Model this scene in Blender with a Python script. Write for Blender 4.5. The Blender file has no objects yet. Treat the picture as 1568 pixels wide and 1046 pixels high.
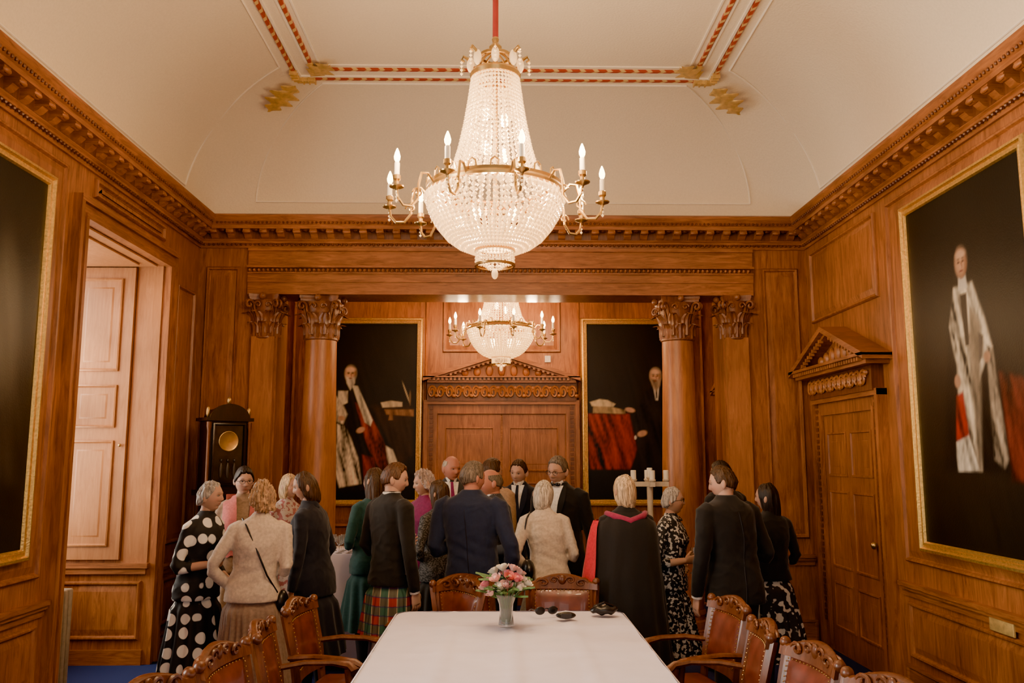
import bpy, bmesh, math, random
from mathutils import Vector, Matrix, noise
random.seed(7)
pi=math.pi
sc=bpy.context.scene
D=bpy.data
# ------------------------------------------------------------------ materials
def newmat(name):
    m=D.materials.new(name); m.use_nodes=True
    nt=m.node_tree; b=nt.nodes['Principled BSDF']
    return m,nt,b
def N(nt,t,**k):
    n=nt.nodes.new(t)
    for a,v in k.items():
        if a in n.inputs: n.inputs[a].default_value=v
        else: setattr(n,a,v)
    return n
def ramp(nt,fac,stops):
    r=nt.nodes.new('ShaderNodeValToRGB')
    e=r.color_ramp.elements
    e[0].position=stops[0][0]; e[0].color=(*stops[0][1],1)
    e[1].position=stops[-1][0]; e[1].color=(*stops[-1][1],1)
    for p,c in stops[1:-1]:
        x=e.new(p); x.color=(*c,1)
    nt.links.new(fac,r.inputs[0]); return r
def coords(nt,scale,rot=(0,0,0)):
    tc=nt.nodes.new('ShaderNodeTexCoord'); mp=nt.nodes.new('ShaderNodeMapping')
    mp.inputs['Scale'].default_value=scale; mp.inputs['Rotation'].default_value=rot
    nt.links.new(tc.outputs['Object'],mp.inputs[0]); return mp.outputs[0]
def bump(nt,b,h,strength,dist=.01):
    bp=nt.nodes.new('ShaderNodeBump'); bp.inputs['Strength'].default_value=strength; bp.inputs['Distance'].default_value=dist
    nt.links.new(h,bp.inputs['Height']); nt.links.new(bp.outputs[0],b.inputs['Normal'])
def wood(name,c1,c2,rough=.40,sc3=(9,9,.9),bs=.18):
    m,nt,b=newmat(name)
    n=N(nt,'ShaderNodeTexNoise',Scale=3.0,Detail=8.0,Roughness=.68,Distortion=1.2)
    nt.links.new(coords(nt,sc3),n.inputs['Vector'])
    r=ramp(nt,n.outputs[0],[(.32,c1),(.5,tuple((a+c)/2 for a,c in zip(c1,c2))),(.68,c2)])
    n2=N(nt,'ShaderNodeTexNoise',Scale=1.1,Detail=3.0)
    nt.links.new(coords(nt,(1,1,1)),n2.inputs['Vector'])
    r2=ramp(nt,n2.outputs[0],[(.3,(.64,.60,.56)),(.7,(1.15,1.13,1.1))])
    mx=nt.nodes.new('ShaderNodeMixRGB'); mx.blend_type='MULTIPLY'; mx.inputs[0].default_value=1
    nt.links.new(r.outputs[0],mx.inputs[1]); nt.links.new(r2.outputs[0],mx.inputs[2])
    nt.links.new(mx.outputs[0],b.inputs['Base Color'])
    b.inputs['Roughness'].default_value=rough
    bump(nt,b,n.outputs[0],bs,.004)
    return m
WA,WB_=(.21,.066,.017),(.50,.190,.056)
WOOD=wood('oak_panelling',WA,WB_)
WOODH=wood('oak_rails',WA,WB_,sc3=(1.2,1.2,11))
WOODCOL=wood('oak_column',(.32,.108,.029),(.55,.225,.07),.36)
WOODL=wood('pine_shutter',(.40,.155,.042),(.55,.245,.085),.45)
WOODD=wood('carved_dark_oak',(.10,.028,.008),(.24,.08,.022),.4)
WOODB=wood('black_walnut',(.012,.007,.005),(.035,.015,.008),.3)
WOODC=wood('chair_mahogany',(.075,.023,.010),(.20,.066,.024),.30)
_c={}
def plain(name,col,rough=.5,metal=0,noise_amt=.12,nscale=30,bs=0.0,em=0,emc=None,coat=0,trans=0):
    if name in _c: return _c[name]
    m,nt,b=newmat(name)
    n=N(nt,'ShaderNodeTexNoise',Scale=float(nscale),Detail=3.0)
    nt.links.new(coords(nt,(1,1,1)),n.inputs['Vector'])
    r=ramp(nt,n.outputs[0],[(.3,tuple(c*(1-noise_amt) for c in col)),(.7,tuple(min(1,c*(1+noise_amt)) for c in col))])
    nt.links.new(r.outputs[0],b.inputs['Base Color'])
    b.inputs['Roughness'].default_value=rough; b.inputs['Metallic'].default_value=metal
    if bs: bump(nt,b,n.outputs[0],bs,.006)
    if em:
        b.inputs['Emission Color'].default_value=(*(emc or col),1); b.inputs['Emission Strength'].default_value=em
    if trans: b.inputs['Transmission Weight'].default_value=trans
    if coat: b.inputs['Coat Weight'].default_value=coat
    _c[name]=m; return m
def cloth(name,col,nscale=60,fold=.28):
    if name in _c: return _c[name]
    m=plain(name,col,.86,0,.15,nscale,0)
    nt=m.node_tree; b=nt.nodes['Principled BSDF']
    n=N(nt,'ShaderNodeTexNoise',Scale=4.5,Detail=2.5,Roughness=.4,Distortion=1.2)
    nt.links.new(coords(nt,(1,1,.6),(.3,.2,.0)),n.inputs['Vector'])
    bump(nt,b,n.outputs[0],fold,.05)
    b.inputs['Sheen Weight'].default_value=.15
    return m
GOLD=plain('gilt',(.66,.44,.14),.45,.35,.2,25,.3)
GOLDF=plain('gilt_frame',(.78,.49,.14),.40,.85,.2,60,.5)
PLAST=plain('cream_plaster',(.88,.78,.585),.85,0,.03,60,.45)
PLASTW=plain('white_plaster_moulding',(.92,.85,.70),.7,0,.03,40,.1)
CARPET=plain('blue_carpet',(.006,.022,.12),.9,0,.2,200,.3)
LINEN=plain('white_tablecloth',(.76,.72,.82),.8,0,.03,8,.08)
LEATHER=plain('oxblood_leather',(.14,.032,.018),.35,0,.3,14,.2,coat=.2)
WAX=plain('candle_ivory',(.85,.77,.6),.5,0,.03,5)
BULB=plain('bulb_glow',(1,.8,.5),.4,0,0,5,em=32,emc=(1,.68,.32))
CRYST=plain('crystal_beads_added_glow',(1,.86,.60),.1,0,0,5,em=1.05,emc=(1,.58,.22),trans=.4)  # warm glow added to the crystal itself, though beads emit no light
BRASS=plain('brass',(.55,.35,.12),.3,.9,.1,20)
REDROD=plain('red_velvet_sleeve',(.35,.03,.02),.7,0,.1,20)
GLASS=plain('clear_glass',(.95,.98,.97),.03,0,0,5,trans=.95)
WHITE=cloth('white_cotton',(.78,.74,.68),60,.05)
BLACK=plain('black_gloss',(.012,.012,.014),.3,0,.1,10)
CLOCKFACE=plain('clock_glass_dark',(.03,.022,.016),.1,0,.4,14)
SILVD=plain('silvered_dial',(.06,.05,.038),.35,0,.3,14)
EYE=plain('eye_white',(.42,.37,.33),.3,0,0,5)
IRIS=plain('iris_dark',(.03,.02,.015),.15,0,0,5)
SHOE=plain('shoe_leather',(.012,.01,.01),.3,0,.1,10)
def colmat(name,rough,spec=.5,bs=0,sc3=(1,1,1),ns=90.,streak=False,sss=0):
    m,nt,b=newmat(name)
    a=nt.nodes.new('ShaderNodeAttribute'); a.attribute_name='Col'
    out=a.outputs['Color']
    if streak:
        n=N(nt,'ShaderNodeTexNoise',Scale=130.0,Detail=4.0,Roughness=.7)
        nt.links.new(coords(nt,(1,1,.07)),n.inputs['Vector'])
        r=ramp(nt,n.outputs[0],[(.35,(.35,.33,.31)),(.65,(1.6,1.55,1.5))])
        mx=nt.nodes.new('ShaderNodeMixRGB'); mx.blend_type='MULTIPLY'; mx.inputs[0].default_value=1
        nt.links.new(out,mx.inputs[1]); nt.links.new(r.outputs[0],mx.inputs[2]); out=mx.outputs[0]
    nt.links.new(out,b.inputs['Base Color'])
    b.inputs['Roughness'].default_value=rough
    b.inputs['Specular IOR Level'].default_value=spec
    if sss:
        b.inputs['Subsurface Weight'].default_value=sss; b.inputs['Subsurface Scale'].default_value=.012
    if bs:
        n=N(nt,'ShaderNodeTexNoise',Scale=ns,Detail=3.0)
        nt.links.new(coords(nt,sc3),n.inputs['Vector']); bump(nt,b,n.outputs[0],bs,.004)
    return m
SKIN=colmat('skin',.5,.3,.12,sss=.15)
HAIR=colmat('hair',.48,.4,1.0,(1,1,.08),130.,streak=True)
CANVAS=colmat('oil_painting',.40,.30,.2)
def polka():
    m,nt,b=newmat('polka_dot_fabric')
    v=nt.nodes.new('ShaderNodeTexVoronoi'); v.inputs['Scale'].default_value=1; v.inputs['Randomness'].default_value=.4
    nt.links.new(coords(nt,(9.5,9.5,9.5)),v.inputs['Vector'])
    r=ramp(nt,v.outputs['Distance'],[(.37,(.8,.76,.7)),(.40,(.010,.010,.014))])
    nt.links.new(r.outputs[0],b.inputs['Base Color']); b.inputs['Roughness'].default_value=.75; return m
def printed(name,c1,c2,s,th=.5):
    m,nt,b=newmat(name)
    v=N(nt,'ShaderNodeTexNoise',Scale=float(s),Detail=1.0)
    nt.links.new(coords(nt,(1,1,1)),v.inputs['Vector'])
    r=ramp(nt,v.outputs[0],[(th,c1),(th+.04,c2)])
    nt.links.new(r.outputs[0],b.inputs['Base Color']); b.inputs['Roughness'].default_value=.8; return m
def tartan():
    m,nt,b=newmat('red_green_tartan')
    co=coords(nt,(1,1,1))
    def wave(d,s,c,lo,prev):
        w=nt.nodes.new('ShaderNodeTexWave'); w.bands_direction=d; w.inputs['Scale'].default_value=s
        nt.links.new(co,w.inputs['Vector'])
        r=ramp(nt,w.outputs['Fac'],[(lo,(0,0,0)),(lo+.06,(.75,.75,.75))])
        mx=nt.nodes.new('ShaderNodeMixRGB'); nt.links.new(r.outputs[0],mx.inputs[0])
        if prev is None: mx.inputs[1].default_value=(.36,.03,.022,1)
        else: nt.links.new(prev,mx.inputs[1])
        mx.inputs[2].default_value=(*c,1); return mx.outputs[0]
    o=wave('X',2.6,(.02,.12,.09),.5,None); o=wave('Z',2.6,(.02,.12,.09),.5,o)
    o=wave('X',5.2,(.5,.4,.25),.95,o); o=wave('Z',5.2,(.03,.03,.12),.93,o)
    nt.links.new(o,b.inputs['Base Color']); b.inputs['Roughness'].default_value=.85; return m
def rope():
    m,nt,b=newmat('red_gold_rope')
    w=nt.nodes.new('ShaderNodeTexWave'); w.bands_direction='DIAGONAL'; w.inputs['Scale'].default_value=5.5
    nt.links.new(coords(nt,(1,1,1)),w.inputs['Vector'])
    r=ramp(nt,w.outputs['Fac'],[(.62,(.40,.055,.03)),(.78,(.66,.46,.17))])
    nt.links.new(r.outputs[0],b.inputs['Base Color']); b.inputs['Roughness'].default_value=.5; return m
POLKA=polka(); ROPE=rope(); TARTAN=tartan()
PRINTBW=printed('monochrome_print',(.02,.02,.025),(.6,.56,.52),45,.54)
PRINTBW2=printed('monochrome_print_large',(.02,.02,.025),(.62,.58,.5),22,.56)
FLORAL=printed('floral_print',(.45,.38,.34),(.30,.1,.10),30,.52)
TWEED=printed('salt_pepper_knit',(.03,.03,.03),(.12,.11,.11),90,.5)
# ------------------------------------------------------------------ mesh builder
class MB:
    def __init__(s):
        s.v=[];s.f=[];s.fm=[];s.mats=[];s.col=[];s.c=(1,1,1);s.M=Matrix()
    def mi(s,m):
        if m not in s.mats: s.mats.append(m)
        return s.mats.index(m)
    def av(s,p,c=None):
        s.v.append(s.M@Vector(p)); s.col.append(c or s.c); return len(s.v)-1
    def af(s,idx,mi): s.f.append(tuple(idx)); s.fm.append(mi)
    def box(s,x0,x1,y0,y1,z0,z1,m):
        mi=s.mi(m); b=len(s.v)
        for z in (z0,z1):
            for y in (y0,y1):
                for x in (x0,x1): s.av((x,y,z))
        for q in ((0,2,3,1),(4,5,7,6),(0,1,5,4),(2,6,7,3),(0,4,6,2),(1,3,7,5)): s.af([b+i for i in q],mi)
    def loft(s,rings,m,closed=True,cap0=True,cap1=True,colf=None):
        mi=s.mi(m); b=len(s.v); n=len(rings[0])
        for r in rings:
            for p in r: s.av(p, colf(p) if colf else None)
        for i in range(len(rings)-1):
            for j in range(n if closed else n-1):
                k=(j+1)%n
                s.af((b+i*n+j,b+i*n+k,b+(i+1)*n+k,b+(i+1)*n+j),mi)
        if closed and cap0: s.af(list(range(b+n-1,b-1,-1)),mi)
        if closed and cap1: s.af(list(range(b+(len(rings)-1)*n,b+len(rings)*n)),mi)
    def tube(s,pts,rad,m,n=8,up=None,cap=True,flat=1.0):
        pts=[Vector(p) for p in pts]
        if not hasattr(rad,'__len__'): rad=[rad]*len(pts)
        rings=[]; ref=Vector(up) if up else None
        for i,p in enumerate(pts):
            t=(pts[min(i+1,len(pts)-1)]-pts[max(i-1,0)])
            if t.length<1e-9: t=Vector((0,0,1))
            t.normalize()
            if ref is None: ref=Vector((0,0,1)) if abs(t.z)<.9 else Vector((1,0,0))
            a=(ref-t*ref.dot(t))
            if a.length<1e-6: a=t.orthogonal()
            a.normalize(); c=t.cross(a); 
            if not up: ref=a
            r=rad[i]; rx,ry=(r if hasattr(r,'__len__') else (r,r*flat))
            rings.append([p+a*(math.cos(2*pi*k/n)*rx)+c*(math.sin(2*pi*k/n)*ry) for k in range(n)])
        s.loft(rings,m,True,cap,cap)
    def lathe(s,prof,c,m,n=24,sy=1,cap=True):
        cx,cy,cz=c
        s.loft([[(cx+r*math.cos(2*pi*k/n),cy+sy*r*math.sin(2*pi*k/n),cz+z) for k in range(n)] for r,z in prof],m,True,cap,cap)
    def ell(s,c,r,m,nu=16,nv=10,fn=None,colf=None):
        rings=[]
        for i in range(nv+1):
            th=-pi/2+pi*i/nv; th=max(-pi/2+.02,min(pi/2-.02,th))
            rg=[]
            for j in range(nu):
                ph=2*pi*j/nu
                d=(math.cos(th)*math.cos(ph),math.cos(th)*math.sin(ph),math.sin(th))
                if fn: rg.append(Vector(c)+Vector(fn(*d)))
                else: rg.append((c[0]+d[0]*r[0],c[1]+d[1]*r[1],c[2]+d[2]*r[2]))
            rings.append(rg)
        s.loft(rings,m,colf=colf)
    def bead(s,c,r,m,h=1.2):
        mi=s.mi(m); b=len(s.v); x,y,z=c
        for p in ((r,0,0),(0,r,0),(-r,0,0),(0,-r,0),(0,0,r*h),(0,0,-r*h)): s.av((x+p[0],y+p[1],z+p[2]))
        for q in ((0,1,4),(1,2,4),(2,3,4),(3,0,4),(1,0,5),(2,1,5),(3,2,5),(0,3,5)): s.af([b+i for i in q],mi)
    def rectloft(s,x0,x1,z0,z1,prof,m,y=0,cap=True):
        s.loft([[(x0+i,y-d,z0+i),(x1-i,y-d,z0+i),(x1-i,y-d,z1-i),(x0+i,y-d,z1-i)] for i,d in prof],m,True,False,cap)
    def panel(s,x0,x1,z0,z1,m=None,y=0):
        s.rectloft(x0,x1,z0,z1,[(0,0),(0,.014),(.012,.030),(.024,.027),(.034,.006),(.040,.004),(.085,.020),(.088,.020)],m or WOOD,y)
    def geom(s,verts,faces,m,c=None):
        mi=s.mi(m); b=len(s.v)
        for p in verts: s.av(p,c)
        for f in faces: s.af([b+i for i in f],mi)
    def finish(s,name,parent=None,smooth=True,bevel=0,ang=38,post=None):
        me=D.meshes.new(name); vv=[post(v) for v in s.v] if post else s.v
        me.from_pydata([tuple(v) for v in vv],[],s.f); 
        for m in s.mats: me.materials.append(m)
        me.polygons.foreach_set('material_index',s.fm)
        ca=me.color_attributes.new('Col','FLOAT_COLOR','POINT')
        buf=[]
        for c in s.col: buf.extend((c[0],c[1],c[2],1))
        ca.data.foreach_set('color',buf)
        bm=bmesh.new(); bm.from_mesh(me); bmesh.ops.recalc_face_normals(bm,faces=bm.faces); bm.to_mesh(me); bm.free()
        if smooth:
            me.shade_smooth(); me.set_sharp_from_angle(angle=math.radians(ang))
        o=D.objects.new(name,me); sc.collection.objects.link(o)
        if parent: o.parent=parent
        if bevel:
            md=o.modifiers.new('b','BEVEL'); md.width=bevel; md.segments=2; md.limit_method='ANGLE'; md.angle_limit=math.radians(50)
        return o
def remesh(mb,vox,it=5):
    me=D.meshes.new('tmp'); me.from_pydata([tuple(v) for v in mb.v],[],mb.f)
    bm=bmesh.new(); bm.from_mesh(me); bmesh.ops.recalc_face_normals(bm,faces=bm.faces); bm.to_mesh(me); bm.free()
    o=D.objects.new('tmp',me); sc.collection.objects.link(o)
    r=o.modifiers.new('r','REMESH'); r.mode='VOXEL'; r.voxel_size=vox
    k=o.modifiers.new('s','SMOOTH'); k.factor=.5; k.iterations=it
    dg=bpy.context.evaluated_depsgraph_get(); e=o.evaluated_get(dg); m2=e.to_mesh()
    vs=[v.co.copy() for v in m2.vertices]; fs=[tuple(p.vertices) for p in m2.polygons]
    e.to_mesh_clear(); D.objects.remove(o); D.meshes.remove(me)
    return vs,fs
def sm(a,b,x):
    t=max(0.,min(1.,(x-a)/(b-a))); return t*t*(3-2*t)
def lerp(a,b,t): return a+(b-a)*t
def interp(tab,x):
    if x<=tab[0][0]: return tab[0][1:]
    for p,q in zip(tab,tab[1:]):
        if x<=q[0]:
            t=(x-p[0])/(q[0]-p[0]); return tuple(lerp(a,b,t) for a,b in zip(p[1:],q[1:]))
    return tab[-1][1:]
# ------------------------------------------------------------------ room constants
XL,XR,YB,YF=-2.96,3.07,8.2,-2.6
YI=10.2; ZC=5.0; ZK=4.06
MBACK=Matrix.Translation((0,YB,0))
MRIGHT=Matrix.Translation((XR,0,0))@Matrix.Rotation(-pi/2,4,'Z')   # s=-Y
MLEFT=Matrix.Translation((XL,0,0))@Matrix.Rotation(pi/2,4,'Z')     # s=Y
f=MB(); f.box(XL-1.2,XR+.4,YF-.3,YI+.3,-.1,0,CARPET); f.finish('floor',smooth=False)
# ---- right wall
w=MB(); w.box(XR,XR+.3,YF-.3,YB+.35,-.0,ZK+.02,WOOD)
w.M=MRIGHT
def dado(mb,s0,s1,ps):
    mb.rectloft(s0,s1,0,.2,[(0,0),(0,.03),(.02,.03),(.03,.018)],WOODH)
    mb.box(s0,s1,-.055,0,.77,.80,WOODH); mb.box(s0,s1,-.04,0,.745,.77,WOODH); mb.box(s0,s1,-.02,0,.70,.745,WOODH)
    for a,b in ps: mb.panel(a,b,.26,.66)
dado(w,-6.5,-3.0,[(-6.42,-4.85),(-4.7,-3.1)]); dado(w,-3.0,2.6,[(-2.9,-1.2),(-1.0,.8),(1,2.5)])
w.panel(-8.05,-6.62,3.0,3.70); w.panel(-6.42,-4.5,.95,3.70); w.panel(-4.3,-2.4,.95,3.70); w.panel(-2.2,0.2,.95,3.70)
w.finish('wall_right')
def pedimentdoor(name,M,c,half,ztop,zfr0,zfr1,zp,zapex,halfp,double,yoff=0,proj=.2):
    d=MB(); d.M=M@Matrix.Translation((c,yoff,0))
    d.box(-half,half,-.03,0,0,ztop,WOOD)
    leaves=[(-half,0),(0,half)] if double else [(-half,half)]
    for a,b in leaves:
        mid=(a+b)/2; g=.09
        cols=[(a+g,b-g)] if double else [(a+g,mid-.045),(mid+.045,b-g)]
        for x0,x1 in cols:
            for z0,z1 in ((.22,.62),(.75,1.42),(1.55,ztop-.16)):
                d.rectloft(x0,x1,z0,z1,[(0,.03),(0,.040),(.015,.042),(.032,.008),(.040,.008),(.085,.032),(.088,.032)],WOOD)
        d.rectloft(a+.001,b-.001,0,ztop,[(0,.03),(0,.034),(.006,.036),(.010,.034)],WOODH,cap=False)
    if double: d.box(-.006,.006,-.031,-.029,0,ztop,BLACK)
    d.ell((half*.88 if not double else .06,-.07,1.02),(.03,.03,.03),BRASS,12,8)
    for sgn in (-1,1):
        x0,x1=sorted((sgn*half,sgn*(half+.155)))
        d.box(x0,x1,-.05,0,0,ztop+.155,WOOD)
        xo0,xo1=sorted((sgn*(half+.11),sgn*(half+.16))); d.box(xo0,xo1,-.085,0,0,ztop+.16,WOOD)
        xi0,xi1=sorted((sgn*(half-.004),sgn*(half+.03))); d.box(xi0,xi1,-.065,0,0,ztop+.03,WOOD)
        z=.25
        while z<ztop+.1:
            d.box(sgn*(half+.07)-.022,sgn*(half+.07)+.022,-.066,-.045,z,z+.035,WOODD); z+=.055
    d.box(-half-.15,half+.15,-.052,0,ztop,ztop+.15,WOOD); d.box(-half-.16,half+.16,-.087,0,ztop+.11,ztop+.162,WOODH)
    hw=half+.12
    d.box(-hw,hw,-.10,0,ztop+.15,zfr1,WOODD)
    zc=(zfr0+zfr1)/2; hh=(zfr1-zfr0)/2*.85
    x=-hw+.06; k=0
    while x<hw-.03:
        pts=[(x+.05*math.cos(a)*(1-a/14),-.115,zc+hh*.85*math.sin(a)*(1-a/14)) for a in [i*.5 for i in range(22)]]
        d.tube(pts,.013,WOODCOL,5)
        d.ell((x+.055,-.11,zc+(hh*.5 if k%2 else -hh*.5)),(.03,.024,.024),WOODCOL,8,5)
        x+=.105; k+=1
    d.box(-halfp+.05,halfp-.05,-proj+.05,0,zfr1,zfr1+.03,WOODH)
    n=int((halfp*2-.14)/.05)
    for i in range(n):
        xx=-halfp+.07+i*.05; d.box(xx,xx+.028,-proj+.02,-proj+.06,zfr1+.028,zfr1+.062,WOODCOL)
    d.box(-halfp+.06,halfp-.06,-proj+.055,0,zfr1+.03,zfr1+.06,WOODD)
    d.box(-halfp,halfp,-proj,0,zfr1+.06,zp+.035,WOODH)
    for sgn in (-1,1):
        for th,off in ((.05,0),(.035,-.04)):
            pr=proj if off==0 else proj-.05
            pts=[(sgn*halfp,zp+.03+off),(sgn*0,zapex+off),(sgn*0,zapex+off-th),(sgn*(halfp),zp+.03+off-th)]
            if off<0: pts=[(sgn*(halfp-.1),zp+.03+.1*(zapex-zp)/halfp+off),(0,zapex+off),(0,zapex+off-th),(sgn*(halfp-.1),zp+.03+.1*(zapex-zp)/halfp+off-th)]
            d.loft([[(px,-pr,pz) for px,pz in pts],[(px,0,pz) for px,pz in pts]],WOODH)
        n2=int(halfp/.055)
        for i in range(2,n2-1):
            t=i/n2; px=sgn*halfp*(1-t); pz=lerp(zp+.03,zapex,t)-.09
            if pz>zp+.045: d.box(px-.014,px+.014,-proj+.03,-proj+.07,pz,pz+.03,WOODCOL)
    d.loft([[(-halfp+.1,-.07,zp+.02),(halfp-.1,-.07,zp+.02),(0,-.07,zapex-.04)],[(-halfp+.1,0,zp+.02),(halfp-.1,0,zp+.02),(0,0,zapex-.04)]],WOOD)
    for i in range(-4,5):
        hx=i*(halfp-.2)/5; hz=(1-abs(hx)/(halfp))*(zapex-zp)*.45
        if abs(i)<4: d.ell((hx,-.085,zp+.045+hz*.5),(.045,.03,max(.02,hz*.55)),WOODCOL,8,6)
    return d.finish(name)
pedimentdoor('door_right',MRIGHT,-7.31,.55,2.10,2.26,2.45,2.50,2.86,.84,False,0,.24)
# ---- left wall with window embrasures
w=MB()
w.box(XL-.95,XL,-2.9,-1.7,0,ZK,WOOD); w.box(XL-.95,XL,.1,1.4,0,ZK,WOOD); w.box(XL-.95,XL,3.1,5.87,0,ZK,WOOD); w.box(XL-.95,XL,7.4,YB+.35,0,ZK,WOOD)
for a,b in ((-1.7,.1),(1.4,3.1),(5.87,7.4)):
    w.box(XL-.95,XL,a,b,3.40,ZK,WOOD)
    w.box(XL-.95,XL-.85,a,b,0,.8,WOOD)
w.M=MLEFT
dado(w,3.25,5.70,[(3.4,4.5),(4.6,5.62)]); dado(w,7.56,8.2,[(7.64,8.1)])
w.panel(3.4,5.6,.95,3.70); w.panel(7.64,8.1,.95,3.3)
for a,b in ((-1.7,.1),(1.4,3.1),(5.87,7.4)):
    for t0,t1,dp in ((.006,.13,.035),(-.004,.035,.05),(.10,.145,.065)):
        w.box(a-t1,a-t0,-dp,0,0,3.4+t1,WOOD); w.box(b+t0,b+t1,-dp,0,0,3.4+t1,WOOD); w.box(a-t1+.001,b+t1-.001,-dp-.002,0,3.4+t0,3.4+t1+.001,WOODH)
w.panel(6.0,7.3,3.60,3.74)
w.finish('wall_left')
def window(name,a,b):
    g=MB(); x=XL-.88
    g.box(x-.05,x+.03,a,a+.07,.8,3.4,WHITE); g.box(x-.05,x+.03,b-.07,b,.8,3.4,WHITE)
    g.box(x-.05,x+.03,a,b,3.33,3.4,WHITE); g.box(x-.05,x+.035,a,b,.8,.87,WHITE); g.box(x-.04,x+.02,a,b,2.05,2.12,WHITE)
    for i in (1,2):
        y=a+(b-a)*i/3; g.box(x-.03,x+.005,y-.015,y+.015,.87,3.33,WHITE)
    for z in (1.45,2.7): g.box(x-.03,x+.005,a,b,z-.012,z+.012,WHITE)
    return g.finish(name,smooth=False)
window('window_1',5.87,7.4); window('window_2',1.4,3.1); window('window_3',-1.7,.1)
for nm,yy in (('window_shutter',7.4),('window_shutter',3.1)):
    s_=MB(); s_.M=Matrix.Translation((0,yy,0))
    s_.box(XL-.24,XL-.02,-.012,0,.83,3.4,WOODL)
    x0,x1=XL-.83,XL-.25
    s_.box(x0,x1,-.04,0,.86,3.38,WOODL)
    for z0,z1 in ((2.46,3.28),(1.97,2.34),(.97,1.86)):
        s_.rectloft(x0+.09,x1-.1,z0,z1,[(0,.04),(0,.055),(.012,.060),(.032,.024),(.040,.022),(.09,.046),(.092,.046)],WOODL)
    s_.ell((x1-.04,-.06,1.82),(.014,.014,.014),BRASS,8,6)
    s_.box(XL-.83,XL-.0,-.055,0,.79,.83,WOODH); s_.box(XL-.83,XL-.02,-.035,0,.74,.79,WOODH)
    s_.box(XL-.83,XL-.02,-.03,0,0,.12,WOODH)
    s_.panel(XL-.80,XL-.06,.2,.68)
    s_.finish(nm)
s_=MB(); s_.box(XL-.82,XL-.05,5.93,7.34,3.385,3.40,WOODL); s_.box(XL-.7,XL-.16,6.05,7.22,3.37,3.385,WOODL); s_.finish('trim_1',bevel=.006)
IRON=plain('cream_painted_iron',(.34,.26,.17),.5)
r_=MB()
for i in range(5):
    y=5.93+i*.06; r_.box(XL-.20,XL-.045,y,y+.036,.1,.80,IRON)
r_.box(XL-.18,XL-.07,5.93,6.20,.06,.12,IRON); r_.box(XL-.18,XL-.07,5.93,5.96,0,.1,IRON); r_.box(XL-.18,XL-.07,6.16,6.19,0,.1,IRON)
r_.finish('radiator',bevel=.012)
# ---- back wall
w=MB()
w.box(XL,-2.40,YB,YB+.36,0,ZK,WOOD); w.box(2.46,XR,YB,YB+.36,0,ZK,WOOD)
w.box(-2.40,2.46,YB+.0,YB+.36,3.30,ZK,WOOD)
w.M=MBACK
dado(w,XL+.03,-2.45,[]); dado(w,2.5,XR-.05,[])
for a,b in ((-2.88,-2.55),(2.62,2.98)):
    w.panel(a,b,.95,3.58)
e0,e1=-2.46,2.52
for z0,z1,dp in ((3.30,3.42,.05),(3.42,3.50,.065),(3.50,3.515,.08),(3.555,3.575,.11),(3.575,3.73,.055),(3.73,3.76,.08)):
    w.box(e0,e1,-dp,0,z0,z1,WOODH)
n=int((e1-e0)/.045)
for i in range(n):
    x=e0+.022+i*.045; w.ell((x,-.075,3.535),(.017,.03,.02),WOODH,8,5)
w.box(e0,e1,-.07,0,3.515,3.555,WOODD)
w.finish('wall_back')
# ---- inner room
w=MB()
w.box(-3.2,3.3,YI,YI+.2,0,4.4,WOOD)
w.M=Matrix.Translation((0,YI,0))
dado(w,-2.6,-.98,[(-2.5,-1.05)]); dado(w,1.06,2.6,[(1.15,2.5)])
w.panel(-.68,.76,2.98,4.1); w.panel(-2.5,-.86,.9,4.1); w.panel(.96,2.5,.9,4.1)
w.box(.565,.635,-.03,0,2.86,2.94,WHITE)
w.finish('wall_inner_back')
w=MB(); w.box(-2.8,-2.6,YB+.36,YI,0,4.4,WOOD); w.M=Matrix.Translation((-2.6,0,0))@Matrix.Rotation(pi/2,4,'Z'); w.panel(8.7,10.0,.9,3.7); w.finish('wall_inner_left')
w=MB(); w.box(2.68,2.9,YB+.36,YI,0,4.4,WOOD); w.finish('wall_inner_right')
w=MB(); w.box(-2.8,2.9,YB+.36,YI,4.3,4.4,PLAST); w.finish('ceiling_inner')
pedimentdoor('door_centre',Matrix.Translation((0,YI,0)),.04,.775,2.235,2.38,2.60,2.64,2.97,.94,True,0,.2)
pedimentdoor('door_inner',Matrix.Translation((2.68,0,0))@Matrix.Rotation(-pi/2,4,'Z'),-9.35,.42,2.10,2.25,2.42,2.46,2.74,.64,False,0,.16)
w=MB(); w.box(XL,XR,YF-.3,YF,0,.8,WOOD); w.box(XL,XR,YF-.3,YF,3.4,ZK,WOOD); w.box(XL,-1.9,YF-.3,YF,.8,3.4,WOOD); w.box(2.0,XR,YF-.3,YF,.8,3.4,WOOD); w.box(-.3,.4,YF-.3,YF,.8,3.4,WOOD)  # unseen rear wall, its openings added to let in fill light
w.finish('wall_rear')
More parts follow.
